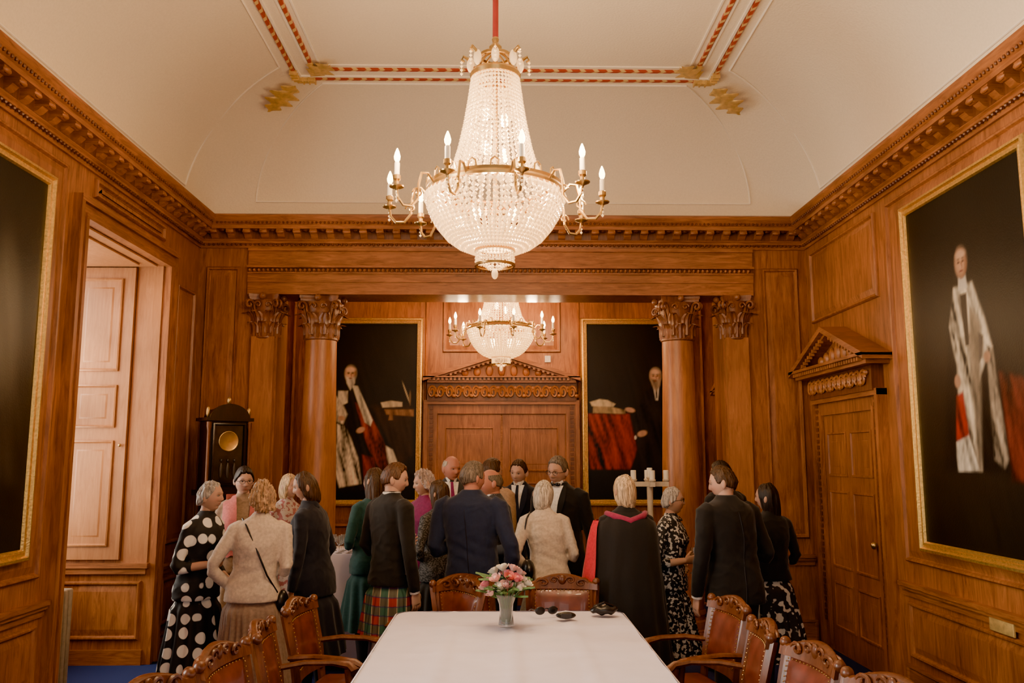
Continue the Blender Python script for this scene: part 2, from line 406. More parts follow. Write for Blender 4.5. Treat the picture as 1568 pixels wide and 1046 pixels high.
# ---- cornice
def rring(i,z,r=0.0,nc=1):
    x0,x1,y0,y1=XL+i,XR-i,YF+i,YB-i
    if nc==1: return [(x0,y0,z),(x1,y0,z),(x1,y1,z),(x0,y1,z)]
    pts=[]
    for cx,cy,a0 in ((x0+r,y0+r,pi),(x1-r,y0+r,1.5*pi),(x1-r,y1-r,0),(x0+r,y1-r,.5*pi)):
        for k in range(nc):
            a=a0+pi/2*k/(nc-1); pts.append((cx+r*math.cos(a),cy+r*math.sin(a),z))
    return pts
c=MB()
prof=[(-.01,3.77),(.02,3.77),(.025,3.80),(.045,3.815),(.045,3.83),(.06,3.845),(.06,3.93),(.165,3.93),(.165,3.965),(.18,3.975),(.19,4.0),(.205,4.02),(.21,4.055),(.19,4.07),(0,4.07)]
c.loft([rring(i,z) for i,z in prof],WOODH,True,False,False)
c.loft([rring(.0605,3.85),rring(.0615,3.852),rring(.0615,3.928),rring(.0605,3.929)],WOODD,True,False,False)
def modillion(mb,M):
    mb.M=M
    pr=[(.055,3.93),(.155,3.93),(.16,3.91),(.155,3.893),(.135,3.885),(.115,3.89),(.10,3.875),(.085,3.86),(.055,3.85)]
    mb.loft([[(x,-d,z) for d,z in pr] for x in (-.034,.034)],WOODH)
    mb.ell((0,-.155,3.903),(.04,.016,.018),WOODH,8,5)
step=.163
n=round((XR-XL-.34)/step)
for i in range(n+1):
    x=XL+.17+i*(XR-XL-.34)/n
    modillion(c,Matrix.Translation((x,YB,0)))
    c.ell((0+ (XR-XL-.34)/n/2,-.11,3.925),(.024,.024,.012),WOODD,8,5)
n=round((YB-YF-.34)/step)
for i in range(n+1):
    y=YF+.17+i*(YB-YF-.34)/n
    modillion(c,MRIGHT@Matrix.Translation((-y,0,0))); c.ell((step/2,-.11,3.925),(.024,.024,.012),WOODD,8,5)
    modillion(c,MLEFT@Matrix.Translation((y,0,0))); c.ell((step/2,-.11,3.925),(.024,.024,.012),WOODD,8,5)
c.M=Matrix()
x=XL+.06
while x<XR-.05:
    c.ell((x,YB-.045,3.80),(.014,.014,.014),WOODD,6,4); x+=.045
y=1.5
while y<YB-.06:
    c.ell((XL+.045,y,3.80),(.014,.014,.014),WOODD,6,4); c.ell((XR-.045,y,3.80),(.014,.014,.014),WOODD,6,4); y+=.045
x=XL+.22
while x<XR-.2:
    c.ell((x,YB-.185,3.985),(.012,.014,.014),WOODD,6,4); x+=.04
y=1.5
while y<YB-.2:
    c.ell((XL+.185,y,3.985),(.014,.012,.014),WOODD,6,4); c.ell((XR-.185,y,3.985),(.014,.012,.014),WOODD,6,4); y+=.04
c.finish('trim_2')
# ---- cove & ceiling
c=MB(); INS=1.17
def cv(t):
    a=t*pi/2; return INS*(1-math.cos(a)), ZK+(ZC-ZK)*math.sin(a)
rings=[]
for k in range(25):
    i,z=cv(k/24); rings.append(rring(i,z,.04+.55*math.sin(pi*k/24)**1.0,9))
c.loft(rings,PLAST,True,False,True)
c.finish('ceiling',ang=60)
c=MB()
for sx in (-1,1):
    pts=[]
    for k in range(3,24):
        t=k/24; i,z=cv(t)
        X=(XL+i+.30+.25*(1-t)) if sx<0 else (XR-i-.30-.25*(1-t)); pts.append((X,YB-i-.004,z-.004))
    c.tube(pts,.009,PLASTW,6)
    pts=[]
    for k in range(3,24):
        t=k/24; i,z=cv(t); pts.append(((XL+i+.004) if sx<0 else (XR-i-.004),YB-i-.30-.25*(1-t),z-.004))
    c.tube(pts,.009,PLASTW,6)
for t in (3/24,23/24):
    i,z=cv(t); o=.30+.25*(1-t)
    c.tube([(XL+i+o,YB-i-.004,z-.004),(XR-i-o,YB-i-.004,z-.004)],.009,PLASTW,6)
    for X in (XL+i+.004,XR-i-.004): c.tube([(X,YB-i-o,z-.004),(X,YF+2,z-.004)],.009,PLASTW,6)
c.finish('trim_3')
c=MB()
for ins in (INS+.03,INS+.21):
    zz=ZC; r=.015
    c.loft([rring(ins-r,zz),rring(ins-r,zz-.02),rring(ins+r,zz-.02),rring(ins+r,zz)],ROPE,True,False,False)
for a,b,h in ((INS+.055,INS+.075,.012),(INS+.165,INS+.185,.012),(INS+.27,INS+.285,.01)):
    c.loft([rring(a,ZC),rring(a,ZC-h),rring(b,ZC-h),rring(b,ZC)],PLASTW,True,False,False)
c.finish('trim_4',smooth=False)
def leaf(mb,L,W,m,lobes=4,curl=.02):
    rows=[]
    for i in range(33):
        t=i/32
        wd=W*math.sin(pi*min(1,t*.90+.08))**.8*(1-.35*t)*(1+.42*math.sin(t*lobes*2*pi))
        rows.append([(L*t+.05*(abs(j)/3)*(1-t*.5),wd*j/3,-curl*(1-(abs(j)/3)**1.5)*(1-.4*t)-curl*.4*math.sin(t*pi)) for j in range(-3,4)])
    mb.loft(rows,m,False)
lv=MB()
for sx in (-1,1):
    cx=XL+INS+.03 if sx<0 else XR-INS-.03; cy=YB-INS-.03
    out=math.atan2(1,sx)
    lv.M=Matrix.Translation((cx+sx*.02,cy+.02,ZC-.05))@Matrix.Rotation(out,4,'Z')@Matrix.Rotation(math.radians(16),4,'Y')
    leaf(lv,.44,.13,GOLD,4)
    lv.M=Matrix.Translation((cx,cy,ZC-.02))
    xa,xb=sorted((0,-sx*.16)); lv.box(xa,xb,-.024,.024,-.025,.015,GOLD); lv.box(-.024,.024,-.16,0,-.026,.015,GOLD)
    for q in (.05,.10,.15): 
        a,b=sorted((-sx*q,-sx*(q+.012))); lv.box(a,b,-.032,.032,-.034,.01,GOLD); lv.box(-.032,.032,-q-.012,-q,-.034,.01,GOLD)
    ix=cx-sx*.18; iy=cy-.18
    lv.M=Matrix.Translation((ix+sx*.03,iy+.03,ZC-.045))@Matrix.Rotation(math.atan2(-1,-sx),4,'Z')
    leaf(lv,.26,.12,GOLD,3)
    lv.M=Matrix.Translation((ix,iy,ZC-.02)); a,b=sorted((0,-sx*.13)); lv.box(a,b,-.02,.02,-.02,.01,GOLD); lv.box(-.02,.02,-.13,0,-.021,.01,GOLD)
lv.finish('trim_5')
# ---- columns
def capital(mb,cx,cy,z0,r,h,m,M0=Matrix()):
    mb.M=M0@Matrix.Translation((cx,cy,z0))
    mb.lathe([(r*.96,0),(r*1.0,.05*h),(r*1.02,.5*h),(r*1.2,.80*h),(r*1.3,.86*h)],(0,0,0),m,24)
    mb.lathe([(r,-.02),(r*1.1,-.01),(r*1.1,.01),(r,.02)],(0,0,0),m,24)
    def lf(ang,zb,hh,wd,rb,curl):
        rows=[]
        for i in range(11):
            t=i/10
            out=.012+ (curl*((t-.45)/.55)**2 if t>.45 else 0)
            z=zb+hh*(t if t<.85 else .85+(t-.85)*-.6)
            wv=wd*(.75+.35*math.sin(pi*t))*(1-.55*t**4)*(1+.14*math.sin(t*pi*7))
            row=[]
            for j in range(-3,4):
                q=j/3; rr=rb+out+.010*math.cos(q*pi*1.0)+.006*math.cos(q*pi*3)
                row.append((rr*math.cos(ang)-q*wv*math.sin(ang),rr*math.sin(ang)+q*wv*math.cos(ang),z))
            rows.append(row)
        mb.loft(rows,m,False)
    for k in range(8):
        lf(2*pi*k/8,0,.42*h,.062,r,.07)
        lf(2*pi*(k+.5)/8,.08*h,.62*h,.058,r*1.02,.10)
    for k in range(4):
        a=pi/4+k*pi/2
        d=Vector((math.cos(a),math.sin(a),0))
        for sg in (-1,1):
            sd=Vector((-d.y,d.x,0))*.02*sg
            pts=[d*(r*1.05)+Vector((0,0,.45*h))+sd,d*(r*1.25)+Vector((0,0,.68*h))+sd]
            c0=d*(r*1.25+.055)+Vector((0,0,.74*h))+sd
            for i in range(18):
                th=pi-i*.45; rr=.05*(1-i/20)
                pts.append(c0+d*math.cos(th)*rr+Vector((0,0,math.sin(th)*rr)))
            mb.tube(pts,.013,m,6)
    for k in range(4):
        a=k*pi/2; d=Vector((math.cos(a),math.sin(a),0)); s2=Vector((-d.y,d.x,0))
        mb.ell(tuple(d*(r*1.42)+Vector((0,0,.93*h))),(.035,.035,.035),m,10,6)
        for sg in (-1,1):
            c0=d*(r*1.22)+s2*sg*.05+Vector((0,0,.74*h))
            pts=[c0+s2*sg*math.cos(.5*i)*.035*(1-i/16)+Vector((0,0,math.sin(.5*i)*.035*(1-i/16))) for i in range(14)]
            mb.tube(pts,.009,m,5)
    R=r*1.42; ring=[]
    for k in range(4):
        a=pi/4+k*pi/2; a2=a+pi/2
        p=Vector((math.cos(a),math.sin(a)))*R*1.32; q=Vector((math.cos(a2),math.sin(a2)))*R*1.32
        mid=((p+q)/2).normalized()
        for i in range(8):
            t=.04+i/8*.92*1.0; pt=p.lerp(q,t)-mid*(.05*math.sin(pi*t)); ring.append(pt)
    mb.loft([[(p.x*s0,p.y*s0,z) for p in ring] for s0,z in ((.93,.86*h),(.96,.90*h),(.96,.92*h),(1,.94*h),(1.0,1.0*h))],m)
    mb.M=Matrix()
WOODCAP=wood('carved_capital',(.16,.05,.014),(.37,.135,.04),.4)
for cx in (-1.77,1.80):
    c=MB(); cy=YB+.17
    prof=[(.235,0),(.235,.10),(.225,.11),(.23,.14),(.225,.18),(.195,.19),(.19,.22),(.205,.24),(.20,.27),(.190,.28)]
    c.box(cx-.25,cx+.25,cy-.25,cy+.25,0,.09,WOOD)
    sh=[(.187-.033*sm(.3,1,t),.28+t*2.60) for t in [i/12 for i in range(13)]]
    c.lathe(prof+sh,(cx,cy,0),WOODCOL,40)
    capital(c,cx,cy,2.88,.152,.42,WOODCAP)
    c.finish('column')
for cx in (-2.29,2.34):
    c=MB()
    c.box(cx-.13,cx+.13,YB-.004,YB+.36,0,3.30,WOOD)
    c.box(cx-.11,cx+.11,YB-.06,YB,.25,2.88,WOODCOL)
    c.box(cx-.15,cx+.15,YB-.10,YB,0,.14,WOOD); c.box(cx-.13,cx+.13,YB-.08,YB,.14,.25,WOOD)
    capital(c,cx,YB+.05,2.88,.115,.42,WOODCAP)
    c.finish('pilaster')
# ------------------------------------------------------------------ paintings
def paint(shapes,bg,gain=1.0):
    def fn(x,z):
        c=list(bg); 
        nz=noise.noise(Vector((x*3,z*3,1.3)))*.35+noise.noise(Vector((x*14,z*14,5)))*.15
        c=[k*(1+nz) for k in c]
        for k_,s in enumerate(shapes):
            if s[0]=='e':
                _,cx,cz,rx,rz,ang,col,soft=s
                dx,dz=x-cx,z-cz
                if abs(dx)>2*max(rx,rz) or abs(dz)>2*max(rx,rz): continue
                ca,sa=math.cos(ang),math.sin(ang)
                q=math.hypot((dx*ca+dz*sa)/rx,(-dx*sa+dz*ca)/rz)
                a=1-sm(1-soft,1+soft,q); fold=.12
            else:
                pts,col,soft=s[1],s[2],s[3]; fold=s[4] if len(s)>4 else .35
                xs=[q[0] for q in pts]; zs_=[q[1] for q in pts]
                if x<min(xs)-soft or x>max(xs)+soft or z<min(zs_)-soft or z>max(zs_)+soft: continue
                ins=False; dm=9
                for (x0,z0),(x1,z1) in zip(pts,pts[1:]+pts[:1]):
                    if (z0>z)!=(z1>z) and x<(x1-x0)*(z-z0)/(z1-z0)+x0: ins=not ins
                    ex,ez=x1-x0,z1-z0; t=max(0,min(1,((x-x0)*ex+(z-z0)*ez)/(ex*ex+ez*ez+1e-9)))
                    dm=min(dm,math.hypot(x-x0-t*ex,z-z0-t*ez))
                sd=dm if ins else -dm
                a=sm(-soft,soft,sd)
            if a>0:
                v=1+fold*(1.9*noise.noise(Vector((x*24+z*6,z*4,k_*1.7)))+.6*noise.noise(Vector((x*60,z*25,k_))))
                c=[lerp(p,q*v,a) for p,q in zip(c,col)]
        return tuple(max(0,k*gain) for k in c)
    return fn
def face(cx,cz,s,hair,beard=None,turn=0):
    L=(.62,.36,.22); Sh=(.26,.12,.06); Dk=(.06,.025,.015)
    o=[('e',cx,cz+.012*s,.060*s,.080*s,0,hair,.14),('e',cx,cz,.050*s,.072*s,0,Sh,.14),('e',cx-.010*s,cz+.006*s,.038*s,.060*s,0,L,.5),
       ('e',cx,cz+.045*s,.040*s,.022*s,0,(.66,.42,.28),.5)]
    for dx in (-.021,.017): o+=[('e',cx+dx*s,cz+.010*s,.014*s,.007*s,0,Sh,.6),('e',cx+dx*s,cz+.009*s,.006*s,.004*s,0,Dk,.5),('e',cx+dx*s,cz+.022*s,.015*s,.004*s,0,hair,.6)]
    o+=[('e',cx+.004*s,cz-.008*s,.006*s,.018*s,0,Sh,.6),('e',cx-.004*s,cz-.014*s,.007*s,.008*s,0,(.7,.38,.25),.6)]
    if beard: o+=[('p',[(cx-.05*s,cz-.01*s),(cx-.03*s,cz-.025*s),(cx+.03*s,cz-.025*s),(cx+.05*s,cz-.01*s),(cx+.04*s,cz-.08*s),(cx,cz-.145*s),(cx-.035*s,cz-.08*s)],beard,.010*s,.5)]
    o+=[('e',cx-.002*s,cz-.036*s,.016*s,.005*s,0,(.22,.05,.035),.6)]
    return o
def portrait(name,M,s0,s1,z0,z1,fn,nx=90,nz=150,fw=.085):
    p=MB(); p.M=M
    p.box(s0+.03,s1-.03,-.05,-.001,z0+.03,z1-.03,WOODB)
    p.rectloft(s0,s1,z0,z1,[(0,.005),(0,.05),(.012,.075),(.03,.08),(.04,.062),(.052,.06),(.06,.07),(.072,.068),(fw,.045),(fw,.03)],GOLDF,0,False)
    a0,a1,b0,b1=s0+fw-.004,s1-fw+.004,z0+fw-.004,z1-fw+.004
    b=len(p.v); mi=p.mi(CANVAS); asp=(b1-b0)/(a1-a0)
    for k in range(nz+1):
        for i in range(nx+1):
            X=i/nx; Z=k/nz
            p.av((lerp(a0,a1,X),-.052,lerp(b0,b1,Z)),fn(X,Z*asp))
    for k in range(nz):
        for i in range(nx):
            a=b+k*(nx+1)+i; p.af((a,a+1,a+nx+2,a+nx+1),mi)
    return p.finish(name,smooth=True)
WHI=(.60,.53,.40); CR=(.40,.33,.23); RD=(.30,.02,.012); BK=(.008,.007,.006)
BG=(.0065,.007,.006)
right=paint([('e',.55,.55,.5,.75,0,(.022,.017,.011),.6),
 ('p',[(.37,1.18),(.66,1.18),(.80,.75),(.88,.36),(.22,.36),(.30,.8)],BK,.03),
 ('p',[(.74,.80),(.97,.75),(1.0,.33),(.78,.33)],(.12,.020,.012),.02,.8),
 ('p',[(.36,1.06),(.42,1.24),(.58,1.24),(.66,1.06),(.70,.92),(.64,.86),(.58,.78),(.50,.80),(.42,.82),(.38,.95)],WHI,.014,.8),
 ('p',[(.42,1.0),(.57,1.0),(.56,.70),(.55,.37),(.36,.37),(.39,.7)],(.52,.45,.33),.014,.9),
 ('p',[(.54,1.15),(.62,1.05),(.60,.85),(.55,.37),(.52,.37),(.52,.9)],(.20,.16,.11),.02,.6),
 ('p',[(.38,.72),(.44,.74),(.47,.52),(.35,.50)],RD,.012,.6),
 ('p',[(.35,.5),(.46,.53),(.53,.37),(.34,.36)],(.66,.6,.48),.010,.7),
 ('p',[(.66,.93),(.70,.92),(.76,.42),(.725,.38),(.655,.42)],(.38,.31,.22),.014,.9),
 ('p',[(.60,1.0),(.64,.98),(.62,.88),(.59,.86)],(.10,.08,.06),.010,.3),
 ('p',[(.47,1.20),(.53,1.20),(.52,.95),(.49,.95)],(.03,.02,.015),.008,.2),
 ('e',.40,.79,.028,.032,0,(.5,.28,.17),.3),('e',.655,.88,.026,.026,0,(.5,.28,.17),.3),
 ('p',[(.46,1.22),(.54,1.22),(.53,1.29),(.47,1.29)],(.68,.62,.52),.008,.2)]+face(.50,1.345,1.0,(.09,.06,.04)),BG,.72)
portrait('portrait_of_robed_chancellor',MRIGHT,-6.1,-4.57,1.05,3.57,right,120,200)
left=paint([('e',.5,.8,.6,.9,0,(.014,.013,.010),.6),('p',[(.3,1.2),(.65,1.2),(.9,.9),(.95,.3),(.2,.3)],(.03,.026,.02),.05),
 ('e',.75,1.0,.1,.3,.1,(.09,.08,.06),.6),('e',.62,.8,.05,.03,0,(.15,.10,.06),.4)]+face(.55,1.38,1.0,(.08,.07,.06)),BG)
portrait('dark_portrait',MLEFT,3.86,5.38,1.08,3.54,left,60,100)  # dark canvas with a faint grey figure
dean=paint([('e',.5,1.0,.6,.9,0,(.014,.011,.008),.6),
 ('p',[(.52,.95),(.95,.95),(.97,.45),(.80,.30),(.55,.4)],(.03,.016,.009),.03),
 ('p',[(.68,.91),(.98,.91),(.98,.84),(.70,.86)],(.26,.12,.05),.010,.5),('p',[(.64,.98),(.74,1.0),(.86,.985),(.86,.94),(.66,.93)],(.52,.42,.28),.008,.3),
 ('p',[(.74,.90),(.76,.90),(.77,.80),(.72,.80)],(.20,.09,.04),.006),('e',.90,1.08,.008,.11,.35,(.35,.27,.16),.4),('e',.94,1.03,.010,.07,.0,(.16,.10,.05),.4),
 ('p',[(.10,.30),(.04,.82),(.12,1.10),(.28,1.20),(.44,1.14),(.58,.88),(.80,.45),(.90,.12),(.20,.08)],(.013,.011,.009),.02,.5),
 ('p',[(.38,.98),(.50,.92),(.66,.62),(.76,.36),(.66,.28),(.52,.52),(.42,.8)],(.19,.028,.017),.016,.9),
 ('p',[(.20,1.10),(.30,1.10),(.30,.98),(.22,.94),(.20,.98)],WHI,.010,.5),
 ('p',[(.06,.98),(.16,1.07),(.24,.98),(.30,.86),(.26,.76),(.14,.80),(.06,.88)],(.56,.48,.36),.014,.8),
 ('p',[(.20,.76),(.28,.74),(.34,.62),(.42,.42),(.46,.16),(.24,.12),(.16,.38),(.20,.6)],(.60,.52,.40),.014,.8),
 ('p',[(.34,1.16),(.40,1.15),(.56,.80),(.54,.74),(.48,.78)],WHI,.010,.5),
 ('p',[(.70,.54),(.77,.50),(.86,.28),(.78,.22),(.72,.4)],(.58,.5,.38),.012,.6),('p',[(.46,.45),(.58,.42),(.62,.2),(.50,.1)],(.18,.022,.014),.015,.8),
 ('p',[(.08,.28),(.16,.32),(.2,.1),(.08,.08)],(.17,.022,.014),.015,.8),
 ('e',.44,.70,.045,.028,.4,(.55,.31,.19),.3),('e',.24,.82,.035,.026,0,(.55,.31,.19),.3)]+face(.325,1.27,1.12,(.16,.12,.09),(.46,.40,.32)),BG)
MI=Matrix.Translation((0,YI,0))
portrait('portrait_of_bearded_scholar',MI,-2.24,-.91,1.14,3.40,dean,130,210)
judge=paint([('e',.5,1.0,.6,.9,0,(.014,.011,.009),.6),
 ('p',[(.0,.86),(.42,.86),(.50,.50),(.42,.30),(.0,.30)],(.19,.017,.011),.016,.8),
 ('p',[(.05,.95),(.26,.925),(.38,.90),(.38,.86),(.05,.87)],(.42,.28,.13),.008,.4),('p',[(.02,.98),(.12,1.01),(.2,1.0),(.28,.96),(.26,.93),(.04,.94)],(.55,.43,.26),.008,.4),
 ('p',[(.50,.25),(.48,.85),(.58,1.08),(.66,1.14),(.82,1.15),(.98,1.05),(1.0,.25)],(.014,.012,.013),.02,.6),
 ('p',[(.67,1.15),(.735,1.15),(.72,1.0),(.695,1.0)],(.58,.52,.44),.007,.2),('p',[(.695,1.13),(.715,1.13),(.715,1.02),(.70,1.02)],(.02,.015,.015),.005,.1),
 ('e',.55,.66,.05,.03,.3,(.52,.29,.18),.3),('e',.43,.90,.05,.024,-.2,(.52,.29,.18),.3),('e',.48,.62,.012,.02,0,(.6,.54,.45),.4),
 ]+face(.70,1.24,1.1,(.20,.15,.11),(.26,.18,.12)),BG)
portrait('portrait_of_judge',MI,1.0,2.34,1.14,3.40,judge,110,180)
pl=MB(); pl.M=MRIGHT; pl.rectloft(-5.35,-5.10,.665,.745,[(0,.02),(0,.03),(.006,.034)],GOLD); pl.finish('brass_plaque')
# ------------------------------------------------------------------ chandelier
def build_chandelier():
    c=MB()
    bw=lambda z:.12+(z-.12)*.72
    tw=lambda z:.475+(z-.60)*1.06
    bowl=[(r,bw(z)) for r,z in [(.35,.565),(.362,.52),(.355,.45),(.335,.38),(.30,.30),(.255,.225),(.20,.17),(.14,.135),(.10,.12)]]
    tent=[(r,tw(z)) for r,z in [(.315,.60),(.265,.64),(.225,.70),(.195,.80),(.168,.92),(.145,1.05),(.125,1.19)]]
    def strands(prof,ns,sp,r,ph=0):
        for k in range(ns):
            a=2*pi*(k+ph)/ns
            for (r0,z0),(r1,z1) in zip(prof,prof[1:]):
                L=math.hypot(r1-r0,z1-z0); m_=max(1,int(L/sp))
                for i in range(m_):
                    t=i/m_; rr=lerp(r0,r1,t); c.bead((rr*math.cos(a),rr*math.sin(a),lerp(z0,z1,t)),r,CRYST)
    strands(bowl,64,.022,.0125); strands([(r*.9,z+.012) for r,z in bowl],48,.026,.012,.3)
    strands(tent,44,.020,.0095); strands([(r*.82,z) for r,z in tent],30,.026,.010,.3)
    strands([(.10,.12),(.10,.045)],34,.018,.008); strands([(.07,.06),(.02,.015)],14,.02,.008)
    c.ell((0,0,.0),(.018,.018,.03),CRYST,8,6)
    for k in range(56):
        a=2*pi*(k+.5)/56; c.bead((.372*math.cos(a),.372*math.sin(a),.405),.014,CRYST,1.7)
    RZ=.43
    c.lathe([(.345,RZ),(.368,RZ),(.372,RZ+.012),(.366,RZ+.025),(.372,RZ+.038),(.345,RZ+.038)],(0,0,0),BRASS,48,cap=False)
    c.lathe([(.30,RZ+.045),(.315,RZ+.045),(.315,RZ+.06),(.30,RZ+.06)],(0,0,0),BRASS,40,cap=False)
    for z,r in ((.125,.10),(.045,.10)): c.lathe([(r-.004,z-.006),(r+.008,z-.006),(r+.008,z+.006),(r-.004,z+.006)],(0,0,0),BRASS,32,cap=False)
    T=1.095
    c.lathe([(.11,T-.015),(.135,T-.01),(.14,T+.01),(.13,T+.025),(.11,T+.025)],(0,0,0),BRASS,32,cap=False)
    c.lathe([(.075,T+.11),(.09,T+.11),(.09,T+.125),(.075,T+.125)],(0,0,0),BRASS,24,cap=False)
    for k in range(20):
        a=2*pi*k/20; r=.366
        c.tube([(r*math.cos(a+d),r*math.sin(a+d),RZ+.038+h) for d,h in ((-.06,0),(-.05,.03),(0,.045),(.05,.03),(.06,0))],.005,BRASS,5)
    for k in range(8):
        a=2*pi*k/8; ca,sa=math.cos(a),math.sin(a)
        pts=[(.12,T+.02),(.125,T+.06),(.15,T+.105),(.175,T+.12),(.185,T+.10),(.17,T+.09)]
        c.tube([(r*ca,r*sa,z) for r,z in pts],[.012,.012,.01,.008,.007,.006],BRASS,6)
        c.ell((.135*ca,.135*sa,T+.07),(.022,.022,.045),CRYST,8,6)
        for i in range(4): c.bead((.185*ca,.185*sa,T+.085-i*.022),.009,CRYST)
        c.tube([(.13*ca,.13*sa,T+.02),(.06*ca,.06*sa,T+.12),(.0,.0,T+.16)],.006,BRASS,5)
    c.lathe([(.01,T+.14),(.03,T+.15),(.035,T+.175),(.015,T+.20),(.02,T+.22),(.012,T+.24)],(0,0,0),BRASS,16)
    c.tube([(0,0,.15),(0,0,T+.16)],.012,BRASS,8)
    c.tube([(0,0,T+.23),(0,0,1.62)],.016,REDROD,10)
    AZ=-.165
    for k in range(10):
        a=math.radians(-5+36*k); ca,sa=math.cos(a),math.sin(a)
        P=[(.36,.60),(.40,.645),(.435,.64),(.45,.58),(.455,.50),(.49,.455),(.535,.455),(.565,.49),(.572,.53)]
        c.tube([(r*ca,r*sa,z+AZ) for r,z in P],.0075,BRASS,6)
        pts=[((.455+.03*math.cos(.6*i)*(1-i/14))*ca,(.455+.03*math.cos(.6*i)*(1-i/14))*sa,AZ+.53+.03*math.sin(.6*i)*(1-i/14)) for i in range(12)]
        c.tube(pts,.005,BRASS,5)
        x,y=.572*ca,.572*sa
        c.lathe([(.004,.52),(.012,.53),(.036,.54),(.038,.546),(.012,.55),(.012,.57),(.02,.58),(.02,.60),(.013,.605)],(x,y,AZ),BRASS,14)
        c.lathe([(.0135,.60),(.0135,.665),(.010,.67)],(x,y,AZ),WAX,12)
        c.lathe([(.007,.668),(.015,.685),(.0165,.70),(.011,.722),(.003,.742)],(x,y,AZ),BULB,12)
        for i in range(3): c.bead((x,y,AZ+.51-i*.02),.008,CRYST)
    for k in range(6):
        a=2*pi*k/6; c.ell((.19*math.cos(a),.19*math.sin(a),.28),(.026,.026,.036),BULB,10,8)
    for z in (.65,.85): c.ell((.05,0,z),(.024,.024,.04),BULB,10,8); c.ell((-.05,.02,z+.05),(.024,.024,.04),BULB,10,8)
    return c
cb=build_chandelier()
ch=cb.finish('crystal_chandelier',ang=25); ch.location=(-.02,4.37,2.68)
ch2=D.objects.new('crystal_chandelier.001',ch.data); sc.collection.objects.link(ch2); ch2.location=(.03,9.2,2.68)
g=MB(); g.tube([(0,0,1.60),(0,0,2.30)],.016,REDROD,10); g.lathe([(.02,2.22),(.06,2.26),(.09,2.30),(.09,2.32)],(0,0,0),BRASS,20)
g.finish('suspension_rod',parent=ch)
def plight(name,parent,loc,e,r,col=(1,.66,.36)):
    l=D.lights.new(name,'POINT'); l.energy=e; l.color=col; l.shadow_soft_size=r
    o=D.objects.new(name,l); sc.collection.objects.link(o); o.parent=parent; o.location=loc
for c_,k in ((ch,1),(ch2,.50)):
    plight('bulb_core',c_,(0,0,.32),80*k,.08); plight('bulb_core_upper',c_,(0,0,.75),80*k,.05)
    for i in range(5):
        a=math.radians(13+72*i); plight('candle_bulb',c_,(.62*math.cos(a),.62*math.sin(a),.60),54*k,.05)
# ------------------------------------------------------------------ dining table
TX0,TX1,TY0,TY1=-.63,.78,1.2,5.44
t=MB()
def rrect(x0,x1,y0,y1,r,z,n=12):
    pts=[]
    for cx,cy,a0 in ((x0+r,y0+r,pi),(x1-r,y0+r,1.5*pi),(x1-r,y1-r,0),(x0+r,y1-r,.5*pi)):
        for k in range(n):
            a=a0+pi/2*k/(n-1); pts.append((cx+r*math.cos(a),cy+r*math.sin(a)))
    out=[]; m=len(pts)
    for i in range(m):
        p=Vector(pts[i]); q=Vector(pts[(i+1)%m]); L=(q-p).length; k=max(1,int(L/.06))
        for j in range(k): out.append(p.lerp(q,j/k))
    return out
base=rrect(TX0,TX1,TY0,TY1,.10,0)
def off(pts,d,z,wv):
    n=len(pts); r=[]
    for i,p in enumerate(pts):
        tg=(pts[(i+1)%n]-pts[i-1]).normalized(); nm=Vector((tg.y,-tg.x))
        w_=wv*(noise.noise(Vector((p.x*5,p.y*5,1)))+.6*math.sin(i*.55))
        r.append((p.x+nm.x*(d+w_),p.y+nm.y*(d+w_),z))
    return r
t.loft([off(base,-.012,.770,0),off(base,-.003,.767,0),off(base,.0,.760,0),off(base,.006,.70,.004),off(base,.010,.62,.010),off(base,.014,.54,.016)],LINEN,True,False,False)
nx,ny=40,110; b=len(t.v); mi=t.mi(LINEN)
for j in range(ny+1):
    for i in range(nx+1):
        X=lerp(TX0+.010,TX1-.010,i/nx); Y=lerp(TY0+.01,TY1-.01,j/ny)
        for cx,sx in ((TX0+.1,-1),(TX1-.1,1)):
            for cy,sy in ((TY0+.1,-1),(TY1-.1,1)):
                if (X-cx)*sx>0 and (Y-cy)*sy>0:
                    dv=Vector((X-cx,Y-cy)); 
                    if dv.length>.088: dv=dv.normalized()*.088; X,Y=cx+dv.x,cy+dv.y
        cr=math.exp(-((X-.075)/.022)**2)*.009+math.exp(-((X+.28)/.022)**2)*.007+math.exp(-((X-.43)/.022)**2)*.007
        cr+=sum(math.exp(-((Y-yc)/.03)**2) for yc in (4.95,4.3,3.6,2.9))*.007
        t.av((X,Y,.765+cr+.005*noise.noise(Vector((X*5,Y*5,0)))))
for j in range(ny):
    for i in range(nx):
        a=b+j*(nx+1)+i; t.af((a,a+1,a+nx+2,a+nx+1),mi)
t.box(TX0+.04,TX1-.04,TY0+.04,TY1-.04,.70,.745,WOODC)
for x in (TX0+.2,TX1-.2):
    for y in (TY0+.3,TY1-.3,(TY0+TY1)/2):
        t.lathe([(.03,0),(.04,.03),(.035,.1),(.05,.2),(.065,.4),(.04,.52),(.05,.55),(.05,.70)],(x,y,0),WOODC,14)
t.finish('dining_table',ang=50)
s_=MB()
bb=rrect(-1.50,-1.04,7.2,7.85,.03,0,4)
s_.loft([off(bb,0,.92,0),off(bb,.008,.90,0),off(bb,.02,.6,.02),off(bb,.035,.06,.035)],LINEN,True,False,False)
s_.box(-1.495,-1.045,7.205,7.845,.88,.918,LINEN)
for x in (-1.47,-1.07):
    for y in (7.25,7.8): s_.box(x-.02,x+.02,y-.02,y+.02,0,.88,WOODC)
s_.finish('drinks_table')
g=MB()
